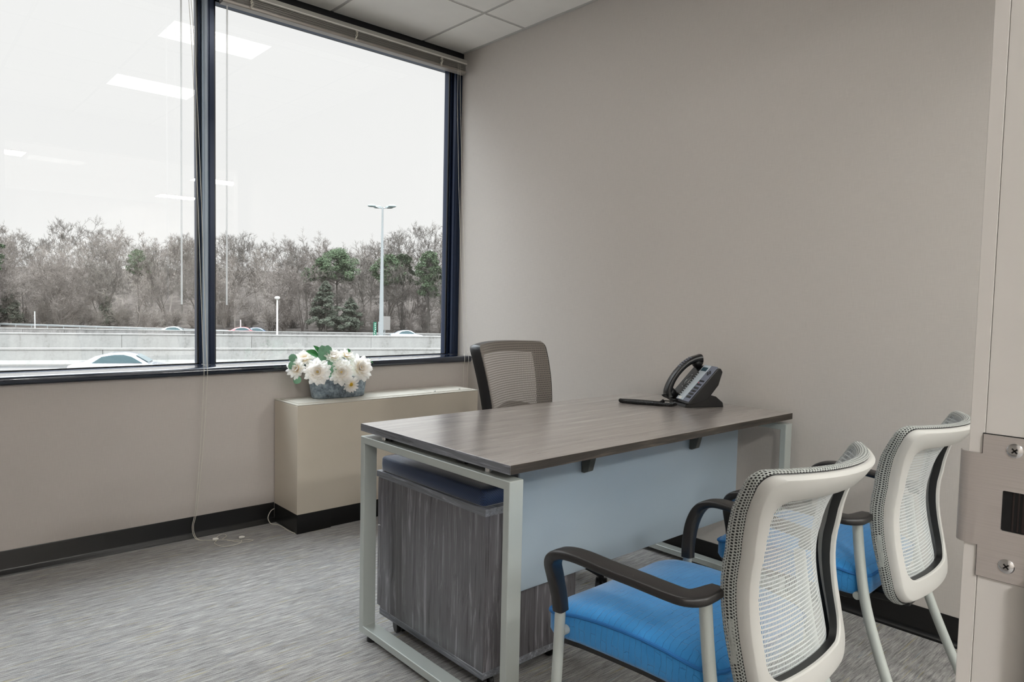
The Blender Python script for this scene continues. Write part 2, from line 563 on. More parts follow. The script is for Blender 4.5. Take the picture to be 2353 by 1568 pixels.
M['thicket'] = thicket()
M['bark'] = plain('bark', (104, 97, 92), 0.95, var=0.06, vscale=0.6, spec=0.1)
M['bark_b'] = plain('bark_grey', (118, 111, 105), 0.95, var=0.06, vscale=0.6, spec=0.1)
M['bark_c'] = plain('bark_dark', (92, 87, 82), 0.95, var=0.06, vscale=0.6, spec=0.1)
M['needle'] = plain('pine_needles', (66, 78, 58), 0.9, var=0.10, vscale=0.8, spec=0.1)
M['needle_dark'] = plain('cedar_needles', (72, 76, 66), 0.9, var=0.10, vscale=0.8, spec=0.1)
M['car_glass'] = plain('car_glass', (70, 88, 92), 0.08, 0.0, var=0.0, coat=0.5)
M['tyre'] = plain('tyre', (28, 28, 28), 0.8)
M['sign_green'] = plain('sign_green', (26, 104, 80), 0.5)
M['lamp_head'] = plain('street_lamp_head', (118, 130, 128), 0.5, 0.2)

# ------------------------------------------------------------------ room shell
# floor
MB().box(-4.6, 2.6, -9.3, 0.30, -0.12, 0.0).build('floor', M['carpet'], kind='structure')
# ceiling: tegular tiles hanging a little below the flat of the grid
gx = [-0.316-0.61*i for i in range(8)]; gx = [0.0]+[x for x in gx if x > -4.6]+[-4.6]
c = MB()
c.box(-4.6, 2.6, -9.3, 0.30, H+0.006, H+0.10)
ys = [0.12]+[-0.483-0.61*i for i in range(15)]
LAMPS = [(2, 1), (2, 3)]        # tile cells that hold a light instead of a tile
HALL = [(-2.160, -6.00), (0.340, -6.19), (0.455, -8.27), (-1.95, -4.42), (-1.25, -4.05), (-0.70, -3.85), (-3.9, -5.2)]  # the nearer and leftmost positions are added fill lamps, never in view
for i in range(len(gx)-1):
    for j in range(len(ys)-1):
        x1, x0, y1, y0 = gx[i], gx[i+1], ys[j], ys[j+1]
        if (i, j) in LAMPS or y0 < -3.5: continue
        c.box(x0+0.010, x1-0.010, y0+0.010, y1-0.010, H-0.004, H+0.006)
c.build('ceiling', M['ceil'], kind='structure')
b = MB()
for x in gx[1:-1]: b.box(x-0.0065, x+0.0065, -3.5, 0.12, H-0.0015, H+0.004)
for y in ys[1:6]: b.box(-3.3, 0, y-0.0065, y+0.0065, H-0.0025, H+0.004)
b.box(-0.020, 0.0, -3.35, 0.12, H-0.006, H+0.004); b.box(-3.3, 0, 0.100, 0.12, H-0.006, H+0.004)
b.build('trim_1', M['ceil_bar'], kind='structure', label='pale metal ceiling grid and edge angle')

MB().box(0.0, 0.12, -3.47, 0.25, 0, H).build('wall_right', M['wall'], kind='structure')
MB().box(XL-0.12, XL, -3.47, 0.25, 0, H).build('wall_left', M['wall'], kind='structure')
MB().box(XL, 0, 0.0, 0.25, 0, 0.795).build('wall_far', M['wall_dark'], kind='structure')
w = MB()
w.box(XL, -3.04, YN-0.12, YN, 0, H); w.box(-3.04, 0.0, YN-0.12, YN, 2.46, H)
w.box(-0.10, 0, YN-0.12, YN, 0, 2.46); w.box(-2.03, -0.10, YN-0.12, YN, 0, 0.10)
w.build('wall_near', M['wall'], kind='structure')
# hall beyond the near wall
hl = MB(); hl.box(-4.72, -4.6, -9.3, YN-0.12, 0, H); hl.build('wall_hall_left', M['wall'], kind='structure')
MB().box(2.6, 2.72, -9.3, YN-0.12, 0, H).build('wall_hall_right', M['wall'], kind='structure')
MB().box(-4.6, 2.6, -9.42, -9.3, 0, H).build('wall_hall_back', M['wall'], kind='structure')
MB().box(0.12, 2.6, YN-0.12, YN, 0, H).build('wall_hall_front', M['wall'], kind='structure')

# cove base with a glossy toe


def base_strip(name, run, length_axis, a, b2):
    prof = [(0.0, 0.1016), (0.003, 0.1016), (0.0045, 0.098), (0.005, 0.026), (0.010, 0.016), (0.018, 0.008), (0.024, 0.002), (0.024, 0.0), (0.0, 0.0)]
    m = MB()
    if length_axis == 'x': rings = [[(x, run-d, z) for d, z in prof] for x in (a, b2)]
    else: rings = [[(run-d, y, z) for d, z in prof] for y in (a, b2)]
    m.loft(rings); return m.build(name, M['base_gloss'], smooth=True, angle=50, kind='structure')


base_strip('baseboard_far', 0.0, 'x', XL, -1.2905)
base_strip('baseboard_far_right', 0.0, 'x', -0.1425, -0.005)
base_strip('baseboard_right', 0.0, 'y', -3.33, 0.0)
m = MB(); m.loft([[(XL+d, y, z) for d, z in [(0, .1), (.005, .1), (.005, .02), (.02, 0), (0, 0)]] for y in (YN, 0)])
m.build('baseboard_left', M['black'], kind='structure')

# window: black header pocket, frame, mullions, sill
MB().box(XL, 0, 0.098, 0.25, 2.668, H).build('trim_2', plain('header_black', (13, 15, 22), 0.4), bevel=0.003, kind='structure', label='black window header under the ceiling')
s = MB()
prof = [(-0.030, 0.800), (-0.034, 0.806), (-0.034, 0.824), (-0.028, 0.831), (0.0, 0.833), (0.115, 0.833), (0.115, 0.795), (-0.026, 0.795)]
s.loft([[(x, y, z) for y, z in prof] for x in (XL, 0.0)])
s.build('window_sill', plain('sill_metal', (22, 30, 46), 0.22, 0.3, var=0.02, coat=1.0), smooth=True, angle=60, kind='structure')
MX0, MX1 = -1.605, -1.552


def window(name, x0, x1, lab):
    e = empty(name, (x0, YG, 0.80), kind='structure', label=lab)
    E0 = Vector((x0, YG, 0.80))
    f = MB()

    def bx(a, b, c2, d, z0, z1): f.box(a-E0.x, b-E0.x, c2-E0.y, d-E0.y, z0-E0.z, z1-E0.z)
    bx(x0, x1, 0.117, 0.22, 0.79, 0.8335); bx(x0, x1, 0.150, 0.22, 2.662, 2.70)
    bx(x0, x0+0.012, 0.150, 0.22, 0.8335, 2.662); bx(x1-0.012, x1, 0.150, 0.22, 0.8335, 2.662)
    f.build('window_frame', M['navy'], e, bevel=0.002)
    g = MB(); g.grid(lambda u, v: (x0+(x1-x0)*u-E0.x, 0.0, 0.0335+1.845*v), 1, 1)
    g.build('pane', M['glass'], e)
    gs = MB()
    for z in (0.8338, 2.656): gs.box(x0+.012-E0.x, x1-.012-E0.x, -0.012, -0.002, z-E0.z, z+0.0055-E0.z)
    for x in (x0+0.012, x1-0.020): gs.box(x-E0.x, x+0.008-E0.x, -0.012, -0.002, 0.8338-E0.z, 2.66-E0.z)
    gs.build('gasket', M['black'], e)
    return e


window('window_1', MX1, -0.050, 'right window pane in dark frame')
window('window_2', -3.16, MX0, 'left window pane in dark frame')


def mullion(name, x0, x1, lab):
    m = MB()
    pr = [(x0, 0.22), (x0, 0.158), (x0+0.004, 0.154), (x0+0.004, 0.138), (x0, 0.134), (x0+0.001, 0.118), (x0+0.006, 0.112),
          (x0+0.018, 0.110), (x0+0.021, 0.114), (x0+0.026, 0.114), (x0+0.029, 0.110), (x1-0.003, 0.110), (x1, 0.113), (x1, 0.22)]
    m.loft([[(x, y, z) for x, y in pr] for z in (0.834, 2.668)])
    o = m.build(name, M['navy'], smooth=True, angle=30, kind='structure', label=lab)
    o.data.materials.append(M['navy_lit'])
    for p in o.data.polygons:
        if p.center.x < x0+0.022 and x0 > -3.0 and x1 < -0.01: p.material_index = 1  # left faces of the middle mullion take the painted-in light
    return o


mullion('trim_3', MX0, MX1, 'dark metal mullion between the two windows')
mullion('trim_4', -3.21, -3.16, 'dark metal mullion at the left of the left window')
mullion('trim_5', -0.050, 0.0, 'dark metal window jamb against the right wall')

# ceiling lights: 2 x 2 recessed with a bright lens in the middle


def ceiling_light(x0, y0, lab, mat, group=None):
    e = empty('ceiling_light', (x0+0.305, y0+0.305, H), 0, lab, 'ceiling light', group)
    f = MB(); a = 0.300
    for s1 in (-1, 1):
        f.box(s1*a-0.012, s1*a+0.012, -a-0.01, a+0.01, -0.006, 0.012); f.box(-a, a, s1*a-0.012, s1*a+0.012, -0.006, 0.012)
        f.loft([[(-a, s1*0.29, -0.002), (-a, s1*0.29, 0.004), (-a, s1*0.165, 0.006), (-a, s1*0.165, -0.002)],
                [(a, s1*0.29, -0.002), (a, s1*0.29, 0.004), (a, s1*0.165, 0.006), (a, s1*0.165, -0.002)]])
    f.build('frame', M['white'], e)
    l = MB(); l.box(-0.295, 0.295, -0.160, 0.160, -0.004, 0.004)
    l.build('lens', mat, e)
    return e


ceiling_light(-1.536, -1.093+0.09, 'recessed square ceiling light nearer the window, reflected high in the panes', M['lamp'])
ceiling_light(-1.536, -2.313-0.03, 'recessed square ceiling light nearer the doorway, reflected in the left pane', M['lamp'])
for (x, y), lb in zip(HALL, ('hall ceiling light reflected at the left edge of the left pane', 'hall ceiling light reflected just right of the window mullion', 'farthest hall ceiling light, reflected just left of the mullion', 'added unseen fill light just outside the doorway', 'added unseen fill light outside the sidelight glass', 'added unseen fill light outside, nearest the right wall', 'added unseen fill light behind the camera at the left')):
    ceiling_light(x, y-0.30, lb, M['lamp_fill_left'] if x < -3 else (M['lamp_fill'] if y > -5 else M['lamp_hall']))

# ------------------------------------------------------------------ doorway (right jamb close to the camera)
d = empty('door_1', (-2.09, YN, 0), kind='structure', label='pale doorway frame at the right edge')
XJ = -2.09
j = MB()
j.box(0, 0.055, -0.145, -0.0014, 0, 2.46)
j.build('jamb', M['jamb'], d, bevel=0.0004)
cs = MB(); cs.box(0.0, 0.060, -0.0010, 0.0105, 0, 2.46); cs.build('casing', M['jamb'], d, bevel=0.0005); cs2 = MB(); cs2.box(-0.0004, -0.0002, -0.0423, 0.0003, 0.9517, 1.0773); cs2.build('strike_gap_shadow', plain('gap_shadow_black', (8, 7, 7), 0.9), d)  # black sheet stands in for the shadow gap round the strike plate
st = MB(); st.box(-0.016, 0, -0.115, -0.050, 0, 2.44); st.build('stop', M['jamb'], d, bevel=0.002)
sl = MB(); sl.box(-0.017, -0.001, -0.050, -0.0425, 0, 0.965); sl.build('door_seal', plain('mohair_seal', (74, 68, 74), 1.0, bump=1.0, bscale=600), d)
hd = MB(); hd.box(-0.95, 0.055, -0.145, 0.0, 2.44, 2.46); hd.box(-0.95, -0.91, -0.145, 0.0, 0, 2.44)
hd.build('far_jamb', M['jamb'], d)
sg = MB(); sg.box(0.06, 1.98, -0.062, -0.056, 0.10, 2.46)
sgo = sg.build('sidelight_glass', M['glass_thick'], d)
# strike plate
sp = MB(); R = 0.0045
zt, zb, zc1, zc2 = 1.0765, 0.9525, 1.0595, 0.9795


def rrect(y0, y1, z0, z1, r, n=5):
    out = []
    for cy, cz, a0 in ((y1-r, z1-r, 0), (y0+r, z1-r, 90), (y0+r, z0+r, 180), (y1-r, z0+r, 270)):
        for k in range(n+1):
            a = radians(a0+90*k/n); out.append((cy+r*cos(a), cz+r*sin(a)))
    return out


# body with a real rectangular hole: lofted ring + lip
outer = [(-0.0005, zt), (-0.0415, zt), (-0.0415, zb), (-0.0005, zb)]
hole = (-0.0385, -0.0165, 0.996, 1.0305)


def plate():
    m = MB(); hy0, hy1, hz0, hz1 = hole
    xs0, xs1 = -0.0022, 0.0003
    ol = [(-0.0005, zb), (-0.0005, zt), (-0.0415, zt), (-0.0415, zb)]
    inn = rrect(hy0, hy1, hz0, hz1, 0.003, 4)
    # outer contour sampled at the same angles as the inner
    cy, cz = (hy0+hy1)/2, (hz0+hz1)/2
    def outpt(y, z):
        dy, dz = y-cy, z-cz
        k = 1e9
        if dy > 0: k = min(k, (-0.0005-cy)/dy)
        if dy < 0: k = min(k, (-0.0415-cy)/dy)
        if dz > 0: k = min(k, (zt-cz)/dz)
        if dz < 0: k = min(k, (zb-cz)/dz)
        return (cy+dy*k, cz+dz*k)
    inn2 = []; N = 96
    for k in range(N):
        a = 2*pi*k/N+0.001; dy, dz = cos(a), sin(a)
        t = 1e9
        if dy > 1e-9: t = min(t, (hy1-cy)/dy)
        if dy < -1e-9: t = min(t, (hy0-cy)/dy)
        if dz > 1e-9: t = min(t, (hz1-cz)/dz)
        if dz < -1e-9: t = min(t, (hz0-cz)/dz)
        inn2.append((cy+dy*t, cz+dz*t))
    cor = [(-0.0005, zt), (-0.0415, zt), (-0.0415, zb), (-0.0005, zb)]
    out2 = [outpt(*q) for q in inn2]
    for q in cor:
        i = min(range(N), key=lambda i: (out2[i][0]-q[0])**2+(out2[i][1]-q[1])**2); out2[i] = q
    rings = [[(xs1, y, z) for y, z in inn2], [(xs0, y, z) for y, z in inn2], [(xs0, y, z) for y, z in out2], [(xs1, y, z) for y, z in out2]]
    m.loft(rings, True, False)
    # lip that bends round toward the room
    lp = [(-0.0022, -0.0005), (-0.0024, 0.008), (-0.0012, 0.0125), (0.0025, 0.0165), (0.008, 0.0185)]
    for sgn in (0,):
        rr = []
        n = len(lp)
        for z in (zc2, zc2+0.004, zc1-0.004, zc1):
            sh = 0.0 if z in (zc2+0.004, zc1-0.004) else 0.003
            top = [(x, max(-0.0005, y), z) for i, (x, y) in enumerate(lp)]
            bot = [(x+0.0016, y-0.0004, z) for x, y in lp][::-1]
            rr.append(top+bot)
        m.loft(rr)
    return m


plate().build('strike_plate', M['steel'], d, smooth=True, angle=40, label='brushed steel strike plate')
bx_ = MB(); bx_.box(-0.0006, 0.0004, -0.0385, -0.0165, 0.996, 1.0305)
hb = MB(); hb.box(0.0, 0.0001, -0.0388, -0.0162, 0.9955, 1.031); hb.build('latch_pocket', plain('pocket_black', (10, 9, 9), 0.6), d)
for o_ in (hb,): pass
bars = MB()
for y, wd in ((-0.0245, 0.0012), (-0.0282, 0.0012), (-0.0318, 0.0018)): bars.box(-0.0008, 0.0, y-wd/2, y+wd/2, 0.997, 1.030)
bars.build('latch_spring', plain('pocket_brown', (52, 44, 42), 0.4, 0.5), d)
for zz, yy in ((1.0655, -0.0235), (0.9665, -0.0225)):
    sc_ = MB(); Mx = Matrix.Translation((-0.0022, yy, zz)) @ Matrix.Rotation(-pi/2, 4, 'Y')
    sc_.lathe([(0.0001, 0.0), (0.0058, 0.0), (0.0060, 0.0006), (0.0048, 0.0015), (0.0018, 0.0018), (0.0001, 0.0018)], 28, M=Mx)
    so = sc_.build('screw', M['chrome'], d, smooth=True)
    cr = MB()
    for a in (0.75, 0.75+pi/2):
        Mq = Mx @ Matrix.Rotation(a, 4, 'Z'); cr.box(-0.0027, 0.0027, -0.0006, 0.0006, 0.0012, 0.00190, Mq)
    cr.build('screw_slot', M['black'], so)

# ------------------------------------------------------------------ heater cabinet below the window
hx0, hx1 = -1.2906, -0.1425
u = empty('heater_cabinet', ((hx0+hx1)/2, -0.14, 0), 0, 'beige metal heater cabinet on a black base below the window', 'heater')
ox, oy = (hx0+hx1)/2, -0.14


def B(m, a, b2, c2, d2, z0, z1): return m.box(a-ox, b2-ox, c2-oy, d2-oy, z0, z1)


m = MB(); B(m, hx0, hx1, -0.280, -0.006, 0.098, 0.645); m.build('body', M['beige'], u, bevel=0.003)
m = MB(); B(m, hx0, hx1, -0.280, -0.262, 0.645, 0.650); B(m, hx0, hx1, -0.255, -0.006, 0.645, 0.6505); m.build('top_panel', M['beige_lid'], u, bevel=0.0015)
m = MB(); B(m, hx0+0.02, -0.46, -0.245, -0.03, 0.650, 0.6535); B(m, -0.455, hx1-0.02, -0.245, -0.03, 0.650, 0.6535); m.build('access_lid', M['beige_lid'], u, bevel=0.001)
for x in (-0.43, -0.25):
    m = MB(); m.cyl((x-ox, -0.235-oy, 0.653), (x-ox, -0.235-oy, 0.659), 0.006, 12); m.build('knob', M['chrome'], u, bevel=0.001)
m = MB(); B(m, hx0+0.001, -1.105, -0.278, -0.006, 0.0, 0.098); B(m, -1.105, hx1, -0.268, -0.006, 0.0, 0.098); m.build('toe_kick', M['black'], u, bevel=0.001)

# ------------------------------------------------------------------ blinds


def blind(x0, x1, wand_x, tapes, lab):
    e = empty('window_blind', ((x0+x1)/2, 0.055, 2.66), 0, lab, 'blind', 'raised blinds at the windows')
    X, Y, Z = (x0+x1)/2, 0.055, 2.66
    def bb(m, a, b2, c2, d2, z0, z1): return m.box(a-X, b2-X, c2-Y, d2-Y, z0-Z, z1-Z)
    m = MB(); prof = [(0.028, 2.700), (0.024, 2.697), (0.024, 2.672), (0.028, 2.668), (0.074, 2.668), (0.078, 2.672), (0.078, 2.700)]
    m.loft([[(x-X, y-Y, z-Z) for y, z in prof] for x in (x0, x1)])
    m.build('headrail', plain('headrail_metal', (168, 166, 160), 0.35, 0.5), e, smooth=True)
    m = MB(); bb(m, x0+0.001, x1-0.001, 0.0225, 0.0245, 2.672, 2.678); m.build('headrail_highlight', M['white'], e)  # white strip stands in for the highlight along the headrail
    m = MB(); n = 11
    for i in range(n):
        z = 2.630+0.0033*i; off = 0.002*sin(i*1.9)
        pr = [(0.027+off, z), (0.050+off, z+0.0022), (0.074+off, z), (0.074+off, z+0.0009), (0.050+off, z+0.0031), (0.027+off, z+0.0009)]
        m.loft([[(x-X, y-Y, zz-Z) for y, zz in pr] for x in (x0+0.004, x1-0.004)])
    m.build('slats', plain('blind_slats', (178, 175, 169), 0.4, 0.3), e, kind='stuff')
    m = MB(); prof = [(0.026, 2.618), (0.030, 2.614), (0.070, 2.614), (0.075, 2.618), (0.075, 2.628), (0.026, 2.628)]
    m.loft([[(x-X, y-Y, z-Z) for y, z in prof] for x in (x0+0.003, x1-0.003)]); m.build('bottom_rail', plain('blind_rail', (158, 152, 145), 0.4, 0.4), e)
    for tx in tapes:
        m = MB(); random.seed(int(abs(tx)*1000))
        for k in range(3):
            pts = [(tx-X+random.uniform(-.008, .008), 0.022-Y-random.uniform(0, .008), 2.668-Z-0.0065*i) for i in range(9)]
            m.tube(spline(pts, 3), 0.0016, 5)
        m.build('ladder_cord', M['cord'], e)
    m = MB(); m.tube([(wand_x-X, 0.052-Y, 2.62-Z), (wand_x-X, 0.056-Y, 1.95-Z), (wand_x-X, 0.060-Y, 1.137-Z)], 0.0042, 8)
    m.build('wand', M['wand'], e, smooth=True)
    return e, Vector((X, Y, Z))


b1, o1 = blind(-1.545, -0.034, -1.512, (-1.403, -0.817, -0.234), 'raised slatted blind stacked at the top of the right window')
b2_, o2 = blind(-3.15, -1.612, -1.726, (-2.9, -2.4, -1.75), 'raised blind of the left window, its wand and long cords beside the mullion')


def cordm(e, o, paths, r=0.0013):
    for p in paths:
        m = MB(); m.tube([q-o for q in spline(p, 8)], r, 5); m.build('pull_cord', M['cord'], e, smooth=True)


cordm(b2_, o2, [
    [(-1.700, 0.040, 2.66), (-1.682, 0.03, 2.30), (-1.668, 0.0, 1.6), (-1.660, -0.030, 1.0), (-1.657, -0.041, 0.84), (-1.657, -0.041, 0.79), (-1.668, -0.034, 0.50), (-1.692, -0.028, 0.16), (-1.712, -0.036, 0.06), (-1.700, -0.055, 0.006), (-1.662, -0.098, 0.003), (-1.600, -0.140, 0.003), (-1.545, -0.190, 0.003), (-1.500, -0.215, 0.003), (-1.495, -0.235, 0.003), (-1.540, -0.230, 0.003), (-1.590, -0.160, 0.004)],
    [(-1.690, 0.040, 2.66), (-1.668, 0.03, 2.28), (-1.652, 0.0, 1.6), (-1.644, -0.030, 1.0), (-1.641, -0.041, 0.84), (-1.641, -0.041, 0.79), (-1.655, -0.034, 0.50), (-1.684, -0.028, 0.16), (-1.706, -0.036, 0.06), (-1.694, -0.060, 0.006), (-1.650, -0.105, 0.003), (-1.628, -0.128, 0.003), (-1.610, -0.080, 0.003), (-1.575, -0.055, 0.004), (-1.570, -0.095, 0.004), (-1.600, -0.125, 0.003)]])
cordm(b2_, o2, [[(-1.628, -0.128, 0.003), (-1.650, -0.165, 0.003), (-1.630, -0.235, 0.003), (-1.560, -0.235, 0.003), (-1.530, -0.190, 0.003)]], 0.0014)
for tx, ty in ((-1.630, -0.118), (-1.523, -0.170)):
    m = MB(); Mx = Matrix.Translation(Vector((tx, ty, 0.0075))-o2) @ Matrix.Rotation(radians(82), 4, Vector((0.5, 0.8, 0)))
    m.lathe([(0.0015, -0.014), (0.0065, -0.012), (0.0075, 0.0), (0.004, 0.012), (0.0015, 0.014)], 14, M=Mx); m.build('tassel', M['white'], b2_, smooth=True)
cordm(b1, o1, [
    [(-0.105, 0.024, 2.66), (-0.103, 0.020, 2.3), (-0.092, 0.0, 1.75), (-0.074, -0.025, 1.1), (-0.064, -0.041, 0.86), (-0.063, -0.041, 0.79), (-0.068, -0.036, 0.74), (-0.058, -0.034, 0.40), (-0.060, -0.034, 0.13)],
    [(-0.090, 0.024, 2.66), (-0.072, 0.016, 2.1), (-0.044, 0.0, 1.4), (-0.034, -0.026, 1.0), (-0.032, -0.041, 0.86), (-0.031, -0.041, 0.79), (-0.030, -0.036, 0.72), (-0.024, -0.034, 0.40), (-0.026, -0.034, 0.10)]], 0.0011)
for tx, tz in ((-0.064, 0.842), (-0.032, 0.858)):
    m = MB(); m.lathe([(0.001, 0.007), (0.0035, 0.004), (0.0035, -0.005), (0.001, -0.007)], 10, Vector((tx, -0.040, tz))-o1); m.build('cord_bead', M['white'], b1, smooth=True)

m = MB(); m.tube(spline([(-1.297, -0.024, 0.074), (-1.318, -0.026, 0.064), (-1.336, -0.034, 0.034), (-1.325, -0.045, 0.004), (-1.305, -0.075, 0.0025), (-1.298, -0.13, 0.0025), (-1.30, -0.20, 0.0025), (-1.292, -0.262, 0.0025)], 6), 0.0022, 6)
m.build('cable', M['cord'], smooth=True, label='thin pale wire looping from the black baseboard to the heater base', cat='cable')

# ------------------------------------------------------------------ flower arrangement
random.seed(11)
PC = Vector((-0.985, -0.118, 0.6535))
fa = empty('flower_arrangement', PC, 0, 'white silk flowers and green leaves in an oval galvanised tub on the heater', 'flowers')


def oval(a, b, z, n=40, p=2.6):
    o = []
    for k in range(n):
        t = 2*pi*k/n; c_, s_ = cos(t), sin(t)
        o.append((a*math.copysign(abs(c_)**(2/p), c_), b*math.copysign(abs(s_)**(2/p), s_), z))
    return o


pot = MB()
pot.loft([oval(0.140, 0.060, 0.0), oval(0.148, 0.066, 0.004), oval(0.158, 0.074, 0.075), oval(0.163, 0.078, 0.108), oval(0.167, 0.082, 0.112), oval(0.163, 0.078, 0.116), oval(0.157, 0.073, 0.110), oval(0.150, 0.068, 0.06)])
pot.build('tub', M['galv'], fa, smooth=True, angle=60)


def petal(m, Mx, L, W, curl, cup=0.16, nu=8, nv=3):
    def fn(u, v):
        x = (v-0.5)*W*sqrt(u*0.85+0.08)*sqrt(max(0.0, 1-u**5))*1.25
        z = curl*L*u*u + cup*W*((v-0.5)**2)*4 - 0.02*L*sin(u*pi)
        return Mx @ Vector((x, L*u, z))
    m.grid(fn, nu, nv, lambda u, v: (v, u))


def flower(cpos, nrm, R, layers, parent, center=None, name='flower', wid=0.46):
    nrm = Vector(nrm).normalized(); q = nrm.to_track_quat('Z', 'Y').to_matrix().to_4x4()
    base = Matrix.Translation(Vector(cpos)) @ q
    m = MB()
    for li, (n, L, tilt, curl) in enumerate(layers):
        for k in range(n):
            a = 2*pi*(k+0.5*(li % 2)+random.uniform(-.15, .15))/n
            Mx = base @ Matrix.Rotation(a, 4, 'Z') @ Matrix.Rotation(radians(tilt+random.uniform(-9, 9)), 4, 'X') @ Matrix.Translation((0, R*0.05, 0))
            petal(m, Mx, R*L*random.uniform(.88, 1.06), R*wid*random.uniform(.85, 1.1), curl*random.uniform(.6, 1.3))
    o = m.build(name, M['petal'], parent, smooth=True, angle=180)
    c2 = MB(); rc = R*(0.22 if center is M['pollen'] else 0.13)
    c2.lathe([(0.0005, rc*0.8), (rc*0.6, rc*0.65), (rc, rc*0.1), (rc*0.6, -rc*0.3), (0.0005, -rc*0.3)], 14, M=base @ Matrix.Translation((0, 0, R*0.05)))
    c2.build('flower_centre', center or M['pollen_pale'], o, smooth=True)
    return o


DL = [(12, 1.0, 2, 0.04), (12, 0.90, 12, 0.06), (11, 0.76, 24, 0.08), (10, 0.55, 38, 0.08), (9, 0.34, 54, 0.08)]
FL = [  # world position, normal, radius
    ((-1.142, -0.190, 0.799), (-0.45, -0.85, 0.28), 0.072, DL, None),
    ((-1.012, -0.197, 0.792), (-0.25, -0.92, 0.25), 0.072, DL, None),
    ((-0.893, -0.185, 0.806), (0.05, -0.92, 0.30), 0.078, DL, None),
    ((-1.225, -0.135, 0.815), (-0.85, -0.45, 0.22), 0.058, [(14, 1.0, 8, 0.1), (12, 0.8, 26, 0.1), (9, 0.5, 48, 0.1)], None),
    ((-1.030, -0.150, 0.872), (-0.1, -0.55, 0.80), 0.055, DL[:5], None),
    ((-0.950, -0.140, 0.872), (0.1, -0.5, 0.85), 0.052, DL[:4], None),
    ((-1.168, -0.100, 0.862), (-0.35, -0.4, 0.85), 0.060, DL[:4], None),
    ((-0.962, -0.215, 0.727), (-0.05, -0.95, -0.05), 0.046, [(15, 1.0, 6, 0.02), (13, 0.92, 14, 0.02)], 'daisy'),
    ((-1.08, -0.06, 0.80), (0, 0.2, 1), 0.065, DL[:4], None),
    ((-0.87, -0.08, 0.81), (0.3, 0.2, 0.9), 0.060, DL[:4], None),
]
for p, n_, R_, Ls, kd in FL:
    flower(Vector(p)-PC, n_, R_, Ls, fa, M['pollen'] if kd else None, wid=0.36 if not kd else 0.28)


def leaf(Mx, L, W, mat, round_=False, name='leaf'):
    m = MB()
    def fn(u, v):
        w = W*(sin(pi*u)**(0.55 if round_ else 0.85))
        return Mx @ Vector(((v-0.5)*w, L*u, 0.10*L*sin(u*pi)-abs(v-0.5)*w*(-0.25)))
    m.grid(fn, 10, 4); return m.build(name, mat, fa, smooth=True, angle=180)


def leaf_at(p, tip, up, L, W, mat, rnd=False):
    p = Vector(p)-PC; y = Vector(tip).normalized(); z = Vector(up); z = (z-y*z.dot(y)).normalized(); x = y.cross(z)
    Mx = Matrix.Translation(p) @ Matrix((x, y, z)).transposed().to_4x4()
    return leaf(Mx, L, W, mat, rnd)


leaf_at((-1.095, -0.12, 0.868), (-0.92, -0.1, 0.42), (0.2, -0.9, 0.5), 0.092, 0.040, M['leaf'])
leaf_at((-1.085, -0.12, 0.875), (-0.62, -0.1, 0.72), (0.3, -0.9, 0.3), 0.078, 0.032, M['leaf'])
leaf_at((-1.080, -0.13, 0.850), (-0.10, 0, 1), (0.0, -1, 0.2), 0.085, 0.070, M['leaf_euc'], True)
leaf_at((-1.068, -0.125, 0.868), (0.30, 0, 1), (0.1, -1, 0.2), 0.068, 0.060, M['leaf_euc'], True)
leaf_at((-1.062, -0.13, 0.850), (0.62, 0, 0.7), (0.1, -1, 0.2), 0.062, 0.052, M['leaf_euc'], True)
leaf_at((-1.066, -0.165, 0.852), (0.15, -0.2, -0.9), (-0.1, -1, 0.2), 0.055, 0.045, M['leaf_euc'], True)
leaf_at((-1.250, -0.12, 0.850), (0.25, 0, 0.95), (-0.2, -1, 0.3), 0.044, 0.044, M['leaf_euc'], True)
leaf_at((-1.238, -0.12, 0.856), (-0.35, 0, -0.95), (-0.2, -1, 0.1), 0.050, 0.045, M['leaf_euc'], True)
leaf_at((-1.055, -0.19, 0.835), (-0.3, -0.1, -0.9), (0.1, -1, 0.3), 0.055, 0.045, M['leaf_euc'], True)
leaf_at((-1.21, -0.13, 0.775), (-0.5, 0, -0.6), (-0.2, -1, 0.3), 0.045, 0.04, M['leaf_euc'], True)
leaf_at((-0.925, -0.13, 0.880), (-0.35, 0, 0.9), (0.2, -0.9, 0.4), 0.036, 0.020, M['leaf'])
leaf_at((-0.800, -0.12, 0.842), (0.75, 0, -0.55), (0.1, -0.7, 0.7), 0.036, 0.012, M['leaf'])
for a, b2 in (((-1.085, -0.11, 0.76), (-1.080, -0.12, 0.88)), ((-1.14, -0.1, 0.77), (-1.245, -0.12, 0.855)), ((-0.93, -0.11, 0.78), (-0.925, -0.13, 0.885)), ((-0.86, -0.1, 0.80), (-0.79, -0.12, 0.855))):
    m = MB(); m.tube([Vector(a)-PC, (Vector(a)+Vector(b2))/2-PC+Vector((0, 0, 0.006)), Vector(b2)-PC], 0.0016, 5); m.build('stem', M['leaf'], fa)

m = MB(); m.loft([oval(0.152, 0.070, 0.095), oval(0.10, 0.05, 0.125), oval(0.01, 0.01, 0.13)]); m.build('moss', M['leaf_euc'], fa)

